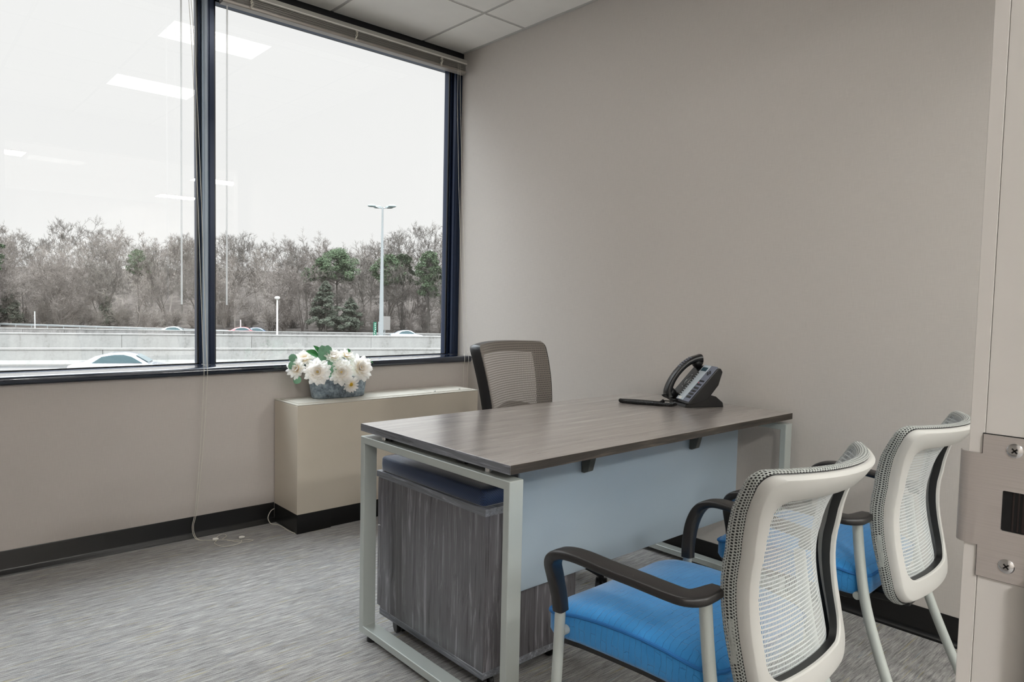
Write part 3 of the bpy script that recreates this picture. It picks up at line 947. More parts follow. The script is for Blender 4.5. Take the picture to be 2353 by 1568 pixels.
# ------------------------------------------------------------------ desk
DX, DY, DW, DD = -1.5866, -2.1865, 1.5466, 0.7737
ZT = 0.7541
dk = empty('desk', (DX+DW/2, DY+DD/2, 0), -0.0035, 'grey-brown wood desk on silver metal loop legs with frosted front panel', 'desk')
X0, X1, Y0, Y1 = -DW/2, DW/2, -DD/2, DD/2
m = MB(); m.box(X0+.0015, X1-.0015, Y0+.0015, Y1-.0015, ZT-0.0248, ZT); top = m.build('desktop', M['wood_top'], dk, bevel=0.001)
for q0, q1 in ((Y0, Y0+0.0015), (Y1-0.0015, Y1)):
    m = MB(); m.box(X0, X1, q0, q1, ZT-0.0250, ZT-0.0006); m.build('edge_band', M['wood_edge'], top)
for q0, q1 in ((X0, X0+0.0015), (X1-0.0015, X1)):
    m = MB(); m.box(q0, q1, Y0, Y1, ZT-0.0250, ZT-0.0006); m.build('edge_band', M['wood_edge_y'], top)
for sx in (-1, 1):
    xa = X0 if sx < 0 else X1-0.050
    fr = MB(); t_ = 0.025; zA, zB = 0.022, 0.711

    def rect(x, y0, y1, z0, z1): return [(x, y0, z0), (x, y1, z0), (x, y1, z1), (x, y0, z1)]
    fr.loft([rect(xa, Y0, Y1, zA, zB), rect(xa+0.05, Y0, Y1, zA, zB), rect(xa+0.05, Y0+t_, Y1-t_, zA+t_, zB-t_), rect(xa, Y0+t_, Y1-t_, zA+t_, zB-t_)], True, False, loop=True)
    leg = fr.build('leg_frame', M['silver'], dk, bevel=0.0025, segs=3)
    for yy in (Y0+0.05, Y1-0.05):
        g = MB(); g.lathe([(0.008, 0.022), (0.010, 0.014), (0.019, 0.009), (0.020, 0.0), (0.001, 0.0)], 20, (xa+0.025, yy, 0)); g.build('glide', M['plastic_black'], leg, smooth=True)
        so = MB(); so.cyl((xa+0.026, yy+(0.068 if yy < 0 else -0.063), 0.711), (xa+0.026, yy+(0.068 if yy < 0 else -0.063), ZT-0.025), 0.0105, 20); so.build('standoff', M['chrome'], leg, smooth=True)
for yy in (Y0+0.230, Y1-0.145):
    m = MB(); m.box(X0+0.03, X1-0.03, yy, yy+0.045, ZT-0.0575, ZT-0.0268); m.build('crossbar', M['plastic_black'], dk, bevel=0.002)
m = MB(); m.box(X0+0.055, X1-0.055, -0.03, 0.03, ZT-0.036, ZT-0.0268); m.build('wire_tray', M['plastic_black'], dk)
PY = -2.005-(DY+DD/2)
m = MB(); m.box(-1.388-(DX+DW/2), -0.149-(DX+DW/2), PY-0.004, PY+0.004, 0.302, 0.728); m.build('modesty_panel', M['frost'], dk, bevel=0.0015, label='frosted pale blue panel')
for bxx in (-1.103, -0.493):
    px = bxx-(DX+DW/2); m = MB()
    pr = [(PY-0.058, 0.7290), (PY-0.052, 0.705), (PY-0.034, 0.640), (PY-0.016, 0.632), (PY-0.005, 0.632), (PY-0.005, 0.7290)]
    m.loft([[(x, y, z) for y, z in pr] for x in (px-0.013, px+0.013)]); m.build('bracket', plain('bracket_paint', (84, 86, 82), 0.45, 0.3), dk, bevel=0.002)
    m = MB(); m.box(px-0.011, px+0.011, PY+0.005, PY+0.012, 0.66, 0.70); m.build('clamp_plate', M['plastic_black'], dk)

# ------------------------------------------------------------------ mobile pedestal with seat cushion
PX0, PX1, PYa, PYb = -1.500, -1.100, -1.984, -1.384
pe = empty('mobile_pedestal', ((PX0+PX1)/2, (PYa+PYb)/2, 0), 0, 'dark wood file pedestal on casters with navy seat cushion, under the desk', 'file cabinet')
a, b2, y0, y1 = PX0-(PX0+PX1)/2, PX1-(PX0+PX1)/2, PYa-(PYa+PYb)/2, PYb-(PYa+PYb)/2
m = MB(); m.box(a+.001, b2-.001, y0+.001, y1-0.022, 0.079, 0.551); bd = m.build('body', M['wood_v'], pe, bevel=0.0006)
m = MB(); m.box(a, b2, y0, y1-0.020, 0.057, 0.079); m.build('base_panel', M['wood_edge_y'], pe, bevel=0.0012)
m = MB(); m.box(a-0.001, b2+0.001, y0-0.001, y1+0.006, 0.551, 0.573); m.build('lid', M['wood_edge_y'], pe, bevel=0.001)
for z0, z1 in ((0.085, 0.375), (0.379, 0.548)):
    m = MB(); m.box(a+0.002, b2-0.002, y1-0.020, y1, z0, z1); dr = m.build('drawer', M['wood_v'], pe, bevel=0.001)
    h = MB(); zc = z1-0.04; h.tube(spline([(-0.06, y1, zc), (-0.06, y1+0.022, zc), (0.06, y1+0.022, zc), (0.06, y1, zc)], 4), 0.004, 8); h.build('handle', M['chrome'], dr, smooth=True)


def pillow(m, x0, x1, y0, y1, z0, z1, r, prof=None):
    rings = []
    for k, (ins, z) in enumerate(prof or [(0.006, z0), (0.0, z0+0.006), (-0.002, (z0+z1)/2), (0.002, z1-0.012), (0.010, z1-0.003), (0.022, z1), (0.10, z1+0.002)]):
        c_ = []
        X0_, X1_, Y0_, Y1_ = x0+ins, x1-ins, y0+ins, y1-ins; rr = max(0.004, r-ins*0.6)
        for cx, cy, a0 in ((X1_-rr, Y1_-rr, 0), (X0_+rr, Y1_-rr, 90), (X0_+rr, Y0_+rr, 180), (X1_-rr, Y0_+rr, 270)):
            for q in range(5):
                t = radians(a0+90*q/4); c_.append((cx+rr*cos(t), cy+rr*sin(t), z))
        rings.append(c_)
    return m.loft(rings)


m = MB(); pillow(m, a+0.006, b2-0.006, y0+0.018, y1-0.006, 0.574, 0.626, 0.018, [(0.004, 0.574), (0.0, 0.578), (-0.001, 0.600), (0.0, 0.617), (0.003, 0.6225), (0.008, 0.6255), (0.04, 0.627), (0.12, 0.628)]); m.build('seat_cushion', M['cushion'], pe, smooth=True, angle=70, label='navy woven seat cushion')


def caster(parent, x, y, s=1.0, rot=0.0, name='caster', ztop=0.057):
    m = MB(); T = Matrix.Translation((x, y, 0)) @ Matrix.Rotation(rot, 4, 'Z')
    r = 0.024*s
    for sx in (-1, 1):
        Mx = T @ Matrix.Translation((sx*0.011*s, 0.012*s, r)) @ Matrix.Rotation(pi/2, 4, 'Y')
        m.lathe([(0.004*s, -0.008*s), (r-0.003*s, -0.008*s), (r, -0.005*s), (r, 0.005*s), (r-0.003*s, 0.008*s), (0.004*s, 0.008*s)], 22, M=Mx)
    m.tube([T @ Vector((0, 0.012*s, r)), T @ Vector((0, 0.006*s, r+0.018*s)), T @ Vector((0, 0, ztop))], [0.007*s, 0.010*s, 0.009*s], 10)
    return m.build(name, M['plastic_black'], parent, smooth=True)


for cx_ in (a+0.05, b2-0.05):
    for cy_ in (y0+0.05, y1-0.07): caster(pe, cx_, cy_, 1.0, random.uniform(0, 3))

# ------------------------------------------------------------------ guest chairs


def guest_chair():
    e = empty('guest_chair', (0, 0, 0), 0)
    # --- seat
    hx, yb, yf = 0.245, -0.185, 0.258
    def seat_contour(ins, z, n=6, r=0.055):
        o = []; rr = max(0.012, r-ins*0.7)
        for cx, cy, a0 in ((hx-ins-rr, yf-ins-rr, 0), (-hx+ins+rr, yf-ins-rr, 90), (-hx*0.90+ins+rr, yb+ins+rr, 180), (hx*0.90-ins-rr, yb+ins+rr, 270)):
            for k in range(n+1):
                t = radians(a0+90*k/n); o.append(Vector((cx+rr*cos(t), cy+rr*sin(t), z)))
        # subdivide the straight runs so the crown can bend
        out = []
        N = len(o)
        for i in range(N):
            p, q = o[i], o[(i+1) % N]; out.append(p)
            d_ = (q-p).length; k = int(d_/0.05)
            for s_ in range(1, k): out.append(p.lerp(q, s_/k))
        return out
    rings = []
    ref = seat_contour(0, 0); Nn = len(ref)
    def ring(ins, z):
        c0 = Vector((0, 0.03, 0)); out = []
        for p in ref:
            d_ = (p-c0); L = d_.length; q = c0+d_*(max(0.0, (L-ins))/L)
            bow = 0.006*cos(q.x/hx*pi/2)
            fall = -0.010*max(0, (q.y-0.10)/0.14)**2 - 0.006*max(0, (-q.y-0.02)/0.16)
            bw = 0.020*cos(max(-1.0, min(1.0, (q.y-0.02)/0.24))*pi/2)-0.008 if z > 0.44 else 0
            out.append(Vector((q.x, q.y*(1.03 if q.y > 0 else 1), z+bw*(1 if z > 0.45 else 0.6)+fall)))
        return out
    prof = [(0.030, 0.398), (0.006, 0.402), (0.000, 0.412), (0.0, 0.456), (0.003, 0.463), (0.012, 0.471), (0.035, 0.479), (0.08, 0.484), (0.14, 0.486), (0.20, 0.487)]
    m = MB(); R_ = [ring(i, z) for i, z in prof]
    U = []
    for (i, z), rg in zip(prof, R_):
        U.append([((p.x+(0.47-z if z < 0.463 else 0)*(1 if p.x > 0 else -1)*(1 if abs(p.x) > 0.2 else 0)), p.y+(0.0 if abs(p.x) > 0.2 or z > 0.463 else (0.47-z))) for p in rg])
    # UV: swap so that the dashes run side to side and wrap down the flanks
    U = [[(u_+1, v_+1) for u_, v_ in r] for r in U]
    m.loft(R_, True, True, U)
    # fix caps' uv
    for k in (-1, -2):
        f = m.f[k]; m.uv[k] = [(m.v[i].x+1, m.v[i].y+1) for i in f]
    m.build('seat', M['blue'], e, smooth=True, angle=180, label='blue fabric seat cushion')
    seat = e.children[-1]
    p = MB(); p.tube([q+Vector((0, 0, 0)) for q in ring(-0.001, 0.461)], 0.0042, 7, closed=True); p.build('piping', M['blue_pipe'], seat, smooth=True)
    m = MB(); m.loft([ring(0.028, 0.382), ring(0.012, 0.388), ring(0.010, 0.400), ring(0.03, 0.402)]); m.build('seat_pan', M['plastic_black'], e, smooth=True)
    # --- frame tubes
    m = MB()
    m.tube([(-0.258, 0.185, 0.425), (0.258, 0.185, 0.425)], 0.011, 12); m.tube([(-0.222, -0.165, 0.40), (0.222, -0.165, 0.40)], 0.011, 12)
    m.tube([(-0.17, 0.185, 0.418), (-0.17, -0.165, 0.40)], 0.010, 10); m.tube([(0.17, 0.185, 0.418), (0.17, -0.165, 0.40)], 0.010, 10)
    m.build('seat_frame', M['silver'], e, smooth=True)
    for s in (-1, 1):
        m = MB(); m.tube(spline([(s*0.262, 0.187, 0.500), (s*0.262, 0.192, 0.36), (s*0.264, 0.200, 0.18), (s*0.268, 0.212, 0.014)], 5), [0.0125]*15+[0.0115], 16)
        fl = m.build('leg', M['silver'], e, smooth=True, angle=60)
        g = MB(); g.lathe([(0.013, 0.018), (0.0145, 0.004), (0.012, 0.0), (0.001, 0.0)], 14, (s*0.268, 0.212, 0)); g.build('glide', M['plastic_black'], fl, smooth=True)
        m = MB(); m.tube(spline([(s*0.208, -0.152, 0.602), (s*0.214, -0.166, 0.50), (s*0.222, -0.190, 0.38), (s*0.232, -0.236, 0.25), (s*0.242, -0.300, 0.10), (s*0.248, -0.340, 0.014)], 5), [0.0135]*25+[0.012], 16)
        rl = m.build('leg', M['silver'], e, smooth=True, angle=60)
        g = MB(); g.lathe([(0.0135, 0.018), (0.015, 0.004), (0.012, 0.0), (0.001, 0.0)], 14, (s*0.248, -0.340, 0)); g.build('glide', M['plastic_black'], rl, smooth=True)
        # arm: rectangular-oval sweep with an explicit side vector
        P = [(0.262, 0.187, 0.475, 0.0155, 0.0150, 0), (0.266, 0.189, 0.510, 0.0160, 0.0150, 0), (0.280, 0.190, 0.560, 0.0175, 0.0155, 0), (0.296, 0.183, 0.598, 0.0195, 0.0145, 0),
             (0.302, 0.163, 0.622, 0.0245, 0.0120, 0), (0.304, 0.130, 0.634, 0.0265, 0.0100, 0), (0.302, 0.085, 0.636, 0.0280, 0.0092, 0), (0.297, 0.020, 0.631, 0.0285, 0.0092, 0),
             (0.290, -0.050, 0.627, 0.0285, 0.0092, 0), (0.283, -0.120, 0.622, 0.0280, 0.0095, 0.0), (0.276, -0.150, 0.620, 0.0280, 0.0100, 0.30), (0.258, -0.166, 0.620, 0.0255, 0.0105, 0.75), (0.215, -0.172, 0.621, 0.0200, 0.0100, 1.0), (0.196, -0.172, 0.621, 0.018, 0.009, 1.0)]
        pts = [Vector((s*q[0], q[1], q[2])) for q in P]
        ns = 5
        path = spline(pts, ns); Wd = []; Th = []; Tw = []
        for i in range(len(pts)-1):
            for k in range(ns):
                t = k/ns
                Wd.append(P[i][3]*(1-t)+P[i+1][3]*t); Th.append(P[i][4]*(1-t)+P[i+1][4]*t); Tw.append(P[i][5]*(1-t)+P[i+1][5]*t)
        Wd.append(P[-1][3]); Th.append(P[-1][4]); Tw.append(P[-1][5])
        rings = []
        for i, q in enumerate(path):
            tg = (path[min(i+1, len(path)-1)]-path[max(i-1, 0)]).normalized()
            sd = Vector((1, 0, 0))*(1-Tw[i])+Vector((0, -s*1.0, 0))*Tw[i]
            sd = (sd-tg*sd.dot(tg)).normalized(); up = sd.cross(tg)
            rg = []
            for k in range(16):
                a_ = 2*pi*k/16; c_, s_ = cos(a_), sin(a_); pw = 2/4.6
                rg.append(q+sd*(Wd[i]*math.copysign(abs(c_)**pw, c_))+up*(Th[i]*math.copysign(abs(s_)**pw, s_)))
            rings.append(rg)
        m = MB(); m.loft(rings); m.build('armrest', M['arm'], e, smooth=True, angle=55, label='black plastic armrest')
    # --- back
    HW = [(0.355, 0.190), (0.42, 0.200), (0.52, 0.205), (0.64, 0.203), (0.75, 0.208), (0.80, 0.218), (0.838, 0.231), (0.90, 0.236)]
    YC = [(0.355, -0.302), (0.42, -0.300), (0.50, -0.284), (0.57, -0.269), (0.64, -0.263), (0.70, -0.271), (0.77, -0.296), (0.82, -0.326), (0.875, -0.378)]
    DP = [(0.355, 0.038), (0.50, 0.043), (0.65, 0.048), (0.78, 0.046), (0.87, 0.034)]

    def S(x, z, off=0.0):
        arc = (0.62+0.85*max(0, (z-0.70)/0.175))*x*x
        return Vector((x, interp(YC, z)+arc+off, z))

    def contour(zb, zt, fh, rb, rt, n=11, side=14):
        """closed list of (x,z) with constant count: right side up, top, left side down, bottom"""
        pts = []
        def xw(z): return fh(z)
        zs = [zb+rb+(zt-rt-zb-rb)*k/side for k in range(side+1)]
        right = [(xw(z), z) for z in zs]
        xr, xb = xw(zt-rt), xw(zb+rb)
        ct = [(xr-rt+rt*cos(radians(90*k/n)), zt-rt+rt*sin(radians(90*k/n))) for k in range(1, n+1)]
        cb = [(xb-rb+rb*sin(radians(90*k/n)), zb+rb-rb*cos(radians(90*k/n))) for k in range(0, n)]
        topn = [((xr-rt)*(1-2*k/12), zt) for k in range(1, 12)]
        botn = [(-(xb-rb)*(1-2*k/12), zb) for k in range(1, 12)]
        left = [(-x, z) for x, z in (cb+right+ct)][::-1]
        return cb+right+ct+topn+left+botn
    hwf = lambda z: interp(HW, z)
    OUT = contour(0.395, 0.876, hwf, 0.055, 0.024)
    IN = contour(0.452, 0.820, lambda z: interp([(0.425, 0.166), (0.6, 0.172), (0.72, 0.172), (0.82, 0.186)], z), 0.050, 0.026)

    def lerpc(t): return [(a_[0]+(b_[0]-a_[0])*t, a_[1]+(b_[1]-a_[1])*t) for a_, b_ in zip(OUT, IN)]
    rings = []
    for t, o_ in ((0.0, 1.0), (0.01, 0.40), (0.05, 0.24), (0.16, 0.03), (0.22, 0.0), (0.60, -0.02), (0.95, 0.0), (1.0, 0.06), (1.0, 0.18), (0.80, 0.22), (0.25, 0.62)):
        c_ = lerpc(t); rings.append([S(x, z, o_*interp(DP, z)) for x, z in c_])
    rings = [[p for p in r] for r in rings]
    m = MB(); m.loft(rings, True, False, loop=True)
    bf = m.build('back_frame', M['plastic_grey'], e, smooth=True, angle=33, label='pale grey plastic back frame')
    # black carrier ring around the opening, in front of the frame
    m = MB(); rr = []
    for t, o_ in ((1.0, 0.18), (0.985, 0.58), (0.72, 0.62), (0.72, 0.18)):
        rr.append([S(x, z, o_*interp(DP, z)) for x, z in lerpc(t)])
    m.loft(rr, True, False, loop=True); m.build('mesh_carrier', M['plastic_black'], e, smooth=True)
    m = MB(); rr = []
    for t, o_ in ((0.0, 0.50), (-0.07, 0.58), (-0.09, 0.92), (-0.03, 1.08), (0.07, 1.10), (0.09, 0.95)):
        rr.append([S(x, z, o_*interp(DP, z)) for x, z in lerpc(t)])
    m.loft(rr, True, False, loop=True); m.build('back_edge', M['plastic_black'], e, smooth=True)
    m = MB(); rr = []; uu = []
    al = [0.0]
    for q0, q1 in zip(OUT, OUT[1:]): al.append(al[-1]+math.hypot(q1[0]-q0[0], q1[1]-q0[1]))
    acc = 0.0
    for k, (t, o_) in enumerate(((0.16, 1.20), (0.05, 1.24), (-0.08, 1.16), (-0.14, 0.95), (-0.13, 0.62), (-0.05, 0.46))):
        rr.append([S(x, z, o_*interp(DP, z)+0.001) for x, z in lerpc(t)])
        uu.append([(1+a_, 1+acc) for a_ in al]); acc += 0.0085
    m.loft(rr, True, False, uvs=uu); m.build('mesh_border', M['mesh_edge'], e, smooth=True, angle=180)

    def msh(u, v):
        # u across, v up ; rounded outline by mapping to the outer contour width
        z = 0.398+(0.8755-0.398)*v
        hw = interp(HW, z)-0.001
        if z > 0.852: hw -= 0.024*(1-sqrt(max(0, 1-((z-0.852)/0.0240)**2)))
        if z < 0.450: hw -= 0.055*(1-sqrt(max(0, 1-((0.450-z)/0.0550)**2)))
        x = hw*(2*u-1)
        ve = max(0.0, (z-0.80)/0.082, (0.46-z)/0.058)
        ed = min(1.0, abs(2*u-1)*1.03)**5
        belly = interp(DP, z)*0.7*min(1, ve)**2*(1-ed)
        ed = min(1.0, abs(2*u-1)*1.03)**5
        p = S(x, z, interp(DP, z)*(0.50+0.62*ed)+0.004+belly)
        return p
    m = MB(); m.grid(msh, 64, 48, lambda u, v: ((2*u-1)*0.235+1, v*0.50+1))
    bmo = m.build('back_mesh', M['mesh_white'], e, smooth=True, angle=180, label='white mesh back')
    # bracket under the back, lumbar bar, side slots
    m = MB(); m.loft([[(-0.13, -0.27, 0.402), (0.13, -0.27, 0.402), (0.11, -0.13, 0.385), (-0.11, -0.13, 0.385)], [(-0.13, -0.27, 0.378), (0.13, -0.27, 0.378), (0.11, -0.13, 0.362), (-0.11, -0.13, 0.362)]])
    m.build('back_bracket', M['plastic_black'], e, bevel=0.004)
    for s in (-1, 1):
        m = MB(); m.box(-0.002, 0.002, -0.007, 0.007, -0.042, 0.042, Matrix.Translation((s*0.2060, -0.214, 0.535)) @ Matrix.Rotation(radians(-8), 4, 'X'))
        m.build('side_clip', M['silver'], e, bevel=0.001)
    return e


gc = guest_chair()
spots = [((-1.385, -2.620, 0), radians(1.0), 'blue-seated guest chair with white mesh back, nearer the camera and farther from the right wall'),
         ((-0.618, -2.605, 0), radians(1.5), 'blue-seated guest chair with white mesh back, beside the right wall and door frame')]
for i, (loc, rz, lab) in enumerate(spots):
    o = gc if i == 0 else copy_tree(gc)
    o.location = loc; o.rotation_euler = (0, 0, rz)
    tag(o, lab, 'chair', 'guest chairs before the desk')

# ------------------------------------------------------------------ task chair behind the desk


def task_chair():
    e = empty('task_chair', (-0.655, -1.415, 0), radians(13.4), 'taupe mesh-backed office chair with black frame behind the desk', 'office chair')
    # local: front is -y
    m = MB(); pillow(m, -0.245, 0.245, -0.24, 0.22, 0.455, 0.520, 0.07); m.build('seat', plain('charcoal_fabric', (44, 43, 44), 0.85, bump=0.3, bscale=400), e, smooth=True, angle=70)
    m = MB(); m.box(-0.17, 0.17, -0.16, 0.16, 0.425, 0.454); m.build('seat_pan', M['plastic_black'], e, bevel=0.01)
    m = MB(); m.lathe([(0.030, 0.075), (0.030, 0.25), (0.018, 0.252), (0.018, 0.425)], 20); m.build('gas_lift', M['plastic_black'], e, smooth=True)
    for k in range(5):
        a_ = radians(-90-13.4+3+72*k); L = 0.29
        m = MB(); dr = Vector((cos(a_), sin(a_), 0)); pts = [Vector((0, 0, 0.105)), dr*0.12+Vector((0, 0, 0.105)), dr*0.22+Vector((0, 0, 0.092)), dr*L+Vector((0, 0, 0.075))]
        m.tube(spline(pts, 4), [0.030-0.0014*i for i in range(13)], 8, flat=0.62); lg = m.build('base_arm', M['plastic_black'], e, smooth=True)
        caster(lg, dr.x*L, dr.y*L, 1.25, a_+0.6, ztop=0.075)
    YC = [(0.54, 0.205), (0.62, 0.200), (0.72, 0.208), (0.82, 0.228), (0.92, 0.256), (1.0, 0.284)]
    HW = [(0.54, 0.205), (0.65, 0.228), (0.80, 0.246), (0.92, 0.256), (1.0, 0.258)]

    def S(x, z, off=0): return Vector((x, interp(YC, z)-1.05*x*x+off, z))
    zt, zb = 0.997, 0.545

    def cont(ins):
        pts = []
        rt, rb = 0.030, 0.05
        def fx(z): return interp(HW, z)-ins
        zs = [zb+ins+rb+(zt-rt-zb-2*ins-rb)*k/16 for k in range(17)]
        right = [(fx(z), z) for z in zs]; xr, xb = fx(zt-ins-rt), fx(zb+ins+rb)
        ct = [(xr-rt+rt*cos(radians(15*k)), zt-ins-rt+rt*sin(radians(15*k))) for k in range(1, 7)]
        cb = [(xb-rb+rb*sin(radians(15*k)), zb+ins+rb-rb*cos(radians(15*k))) for k in range(6)]
        tp = [((xr-rt)*(1-k/6), zt-ins+0.006*(1-((k-6)/6)**2)) for k in range(1, 12)]
        bt = [(-(xb-rb)*(1-k/6), zb+ins) for k in range(1, 12)]
        left = [(-x, z) for x, z in (cb+right+ct)][::-1]
        return cb+right+ct+tp+left+bt
    A, Bc = cont(0.0), cont(0.046)
    rr = []
    for t, o_ in ((0, -0.006), (-0.06, 0.030), (0.1, 0.052), (0.7, 0.046), (1, 0.012), (0.85, -0.002)):
        rr.append([S(a_[0]+(b_[0]-a_[0])*t, a_[1]+(b_[1]-a_[1])*t, o_) for a_, b_ in zip(A, Bc)])
    m = MB(); m.loft(rr, True, False, loop=True); m.build('back_frame', plain('task_frame', (14, 14, 17), 0.34), e, smooth=True, angle=50)

    def msh(u, v):
        z = zb+0.004+(zt-zb)*v; hw = interp(HW, z)+0.002
        if z > 0.968: hw -= 0.030*(1-sqrt(max(0, 1-((z-0.968)/0.034)**2)))
        x = hw*(2*u-1)
        return S(x, z+(0.006*(1-(2*u-1)**2) if v > 0.9 else 0)*((v-0.9)*10), -0.016+0.012*abs(2*u-1)**10)
    m = MB(); m.grid(msh, 36, 30, lambda u, v: ((2*u-1)*0.25+1, v*0.45+1)); m.build('back_mesh', M['mesh_taupe'], e, smooth=True, angle=180, label='taupe mesh back')
    m = MB(); m.tube(spline([S(-0.215, 0.66, 0.012), S(-0.12, 0.705, 0.018), S(0, 0.722, 0.02), S(0.12, 0.705, 0.018), S(0.215, 0.66, 0.012)], 6), 0.013, 10, flat=0.5); m.build('lumbar_bar', M['plastic_black'], e, smooth=True)
    m = MB(); m.tube(spline([(0, 0.05, 0.43), (0, 0.20, 0.44), (0, 0.262, 0.50), (0, 0.250, 0.62), (0, 0.245, 0.71)], 6), [0.030]*18+[0.022]*7, 10, flat=0.5); m.build('back_support', M['plastic_black'], e, smooth=True)
    return e


task_chair()

# ------------------------------------------------------------------ desk phone
PH = Vector((-0.205, -1.815, ZT))
ph = empty('desk_phone', PH, 0, 'black multi-line desk phone tilted on its stand at the far right of the desk', 'phone')
F = Vector((0.880, -0.475, 0)).normalized()      # from the front of the phone to its back
Rr = F.cross(Vector((0, 0, 1))).normalized()     # user's right
TH = radians(47)
Uu = F*cos(TH)+Vector((0, 0, 1))*sin(TH); Nn_ = Rr.cross(Uu)   # up-slope, face normal
org = Vector((0, 0, 0.018))-F*0.060
PM = Matrix.Translation(org) @ Matrix((Rr, Uu, Nn_)).transposed().to_4x4()
W2, LN = 0.096, 0.205
m = MB()
pr = [(-0.004, 0.0), (0.0, 0.007), (LN-0.012, 0.010), (LN, 0.0), (LN-0.004, -0.018), (LN*0.72, -0.044), (LN*0.35, -0.050), (0.03, -0.030)]
m.loft([[PM @ Vector((x, y, z)) for y, z in pr] for x in (-W2, W2)])
body = m.build('body', M['phone'], ph, bevel=0.004, segs=3)
m = MB(); m.box(-0.016, W2-0.003, 0.004, LN-0.004, 0.0070, 0.0108, PM @ Matrix.Rotation(radians(0.8), 4, 'X')); m.build('face_plate', M['phone_face'], ph, bevel=0.001)
m = MB(); m.box(-0.014, 0.044, 0.006, LN-0.006, 0.0105, 0.0122, PM @ Matrix.Rotation(radians(0.8), 4, 'X')); m.build('line_key_strip', M['phone_strip'], ph, bevel=0.0005)
m = MB(); m.box(-0.006, 0.036, 0.166, 0.186, 0.0120, 0.0134, PM @ Matrix.Rotation(radians(0.8), 4, 'X')); m.build('display', plain('phone_display', (52, 74, 84), 0.15), ph)
KM = PM @ Matrix.Rotation(radians(0.8), 4, 'X')
for i in range(12):
    y = 0.022+0.0115*i
    m = MB(); m.box(-0.011, -0.002, y, y+0.0055, 0.0121, 0.0140, KM); m.build('line_key', M['phone'], ph)
for r_ in range(4):
    for c_ in range(3):
        m = MB(); x = 0.051+0.0125*c_; y = 0.022+0.0165*r_
        m.box(x, x+0.0088, y, y+0.0105, 0.0107, 0.0137, KM); m.build('number_key', M['phone'], ph, bevel=0.0008)
for k, (x, y) in enumerate([(0.051, 0.093), (0.0635, 0.093), (0.076, 0.093), (0.051, 0.112), (0.0635, 0.112), (0.076, 0.112), (0.064, 0.150), (0.054, 0.158), (0.074, 0.158), (0.064, 0.166)]):
    m = MB(); m.box(x, x+0.008, y, y+0.007, 0.0107, 0.0135, KM); m.build('function_key', M['phone'], ph)
m = MB(); m.box(0.052, 0.056, 0.103, 0.107, 0.0107, 0.0132, KM); m.build('message_lamp', plain('red_lamp', (186, 60, 66), 0.3), ph)
m = MB(); m.box(0.000, 0.022, 0.008, 0.019, 0.0121, 0.0126, KM); m.build('extension_tag', M['white'], ph)
m = MB(); m.tube([KM @ Vector((-0.050+0.016*cos(t), 0.105+0.034*sin(t), 0.0075)) for t in [2*pi*k/24 for k in range(24)]], 0.0016, 6, closed=True); m.build('hook_trim', M['chrome'], ph, smooth=True)
# handset
hp = [(-0.004, 0.020), (0.014, 0.042), (0.05, 0.058), (0.10, 0.066), (0.15, 0.063), (0.190, 0.050), (0.220, 0.028)]
path = spline([Vector((-0.062, y, z)) for y, z in hp], 6)
rings = []
for i, q in enumerate(path):
    tg = (path[min(i+1, len(path)-1)]-path[max(i-1, 0)]).normalized(); sd = Vector((1, 0, 0)); up = sd.cross(tg)
    t = i/(len(path)-1); e_ = abs(2*t-1)**3
    wd, th = 0.022+0.006*e_, 0.0125+0.007*e_
    rg = []
    for k in range(14):
        a_ = 2*pi*k/14; c_, s_ = cos(a_), sin(a_)
        rg.append(PM @ (q+sd*(wd*math.copysign(abs(c_)**0.6, c_))+up*(th*math.copysign(abs(s_)**0.6, s_))))
    rings.append(rg)
m = MB(); m.loft(rings)
for yc in (0.014, 0.196):
    m.lathe([(0.001, 0.010), (0.021, 0.010), (0.024, 0.016), (0.024, 0.032), (0.020, 0.040), (0.001, 0.042)], 18, (-0.062, yc, 0), M=PM)
hs = m.build('handset', M['phone'], ph, smooth=True, angle=55)
m = MB()
for k in range(6):
    y = 0.125+0.012*k; z = interp([(0.10, 0.080), (0.15, 0.0775), (0.190, 0.066), (0.220, 0.046)], y)
    m.box(-0.075, -0.049, y, y+0.005, z-0.004, z+0.0005, PM)
m.build('grip_rib', M['phone_face'], hs)
# stand
SM = Matrix.Translation((0, 0, 0)) @ Matrix((Rr, F, Vector((0, 0, 1)))).transposed().to_4x4()
m = MB(); pr = [(-0.068, 0.0), (-0.066, 0.012), (-0.02, 0.036), (0.03, 0.056), (0.075, 0.046), (0.108, 0.020), (0.112, 0.0)]
m.loft([[SM @ Vector((x, y, z)) for y, z in pr] for x in (-0.075, 0.075)]); m.build('stand', M['phone'], ph, bevel=0.003)
# coiled cord lying on the desk


def coil(core, R, turns, r, npt=10):
    path = spline(core, 24); L = [0]
    for a_, b_ in zip(path, path[1:]): L.append(L[-1]+(b_-a_).length)
    tot = L[-1]; out = []
    N = int(turns*npt); j = 0
    for i in range(N+1):
        s_ = tot*i/N
        while j < len(L)-2 and L[j+1] < s_: j += 1
        t = (s_-L[j])/max(1e-9, L[j+1]-L[j]); p = path[j].lerp(path[j+1], t); tg = (path[j+1]-path[j]).normalized()
        up = Vector((0, 0, 1)); sd = tg.cross(up).normalized(); up2 = sd.cross(tg); a_ = 2*pi*turns*i/N
        out.append(p+sd*(R*cos(a_))+up2*(R*sin(a_)))
    m = MB(); m.tube(out, r, 5); return m


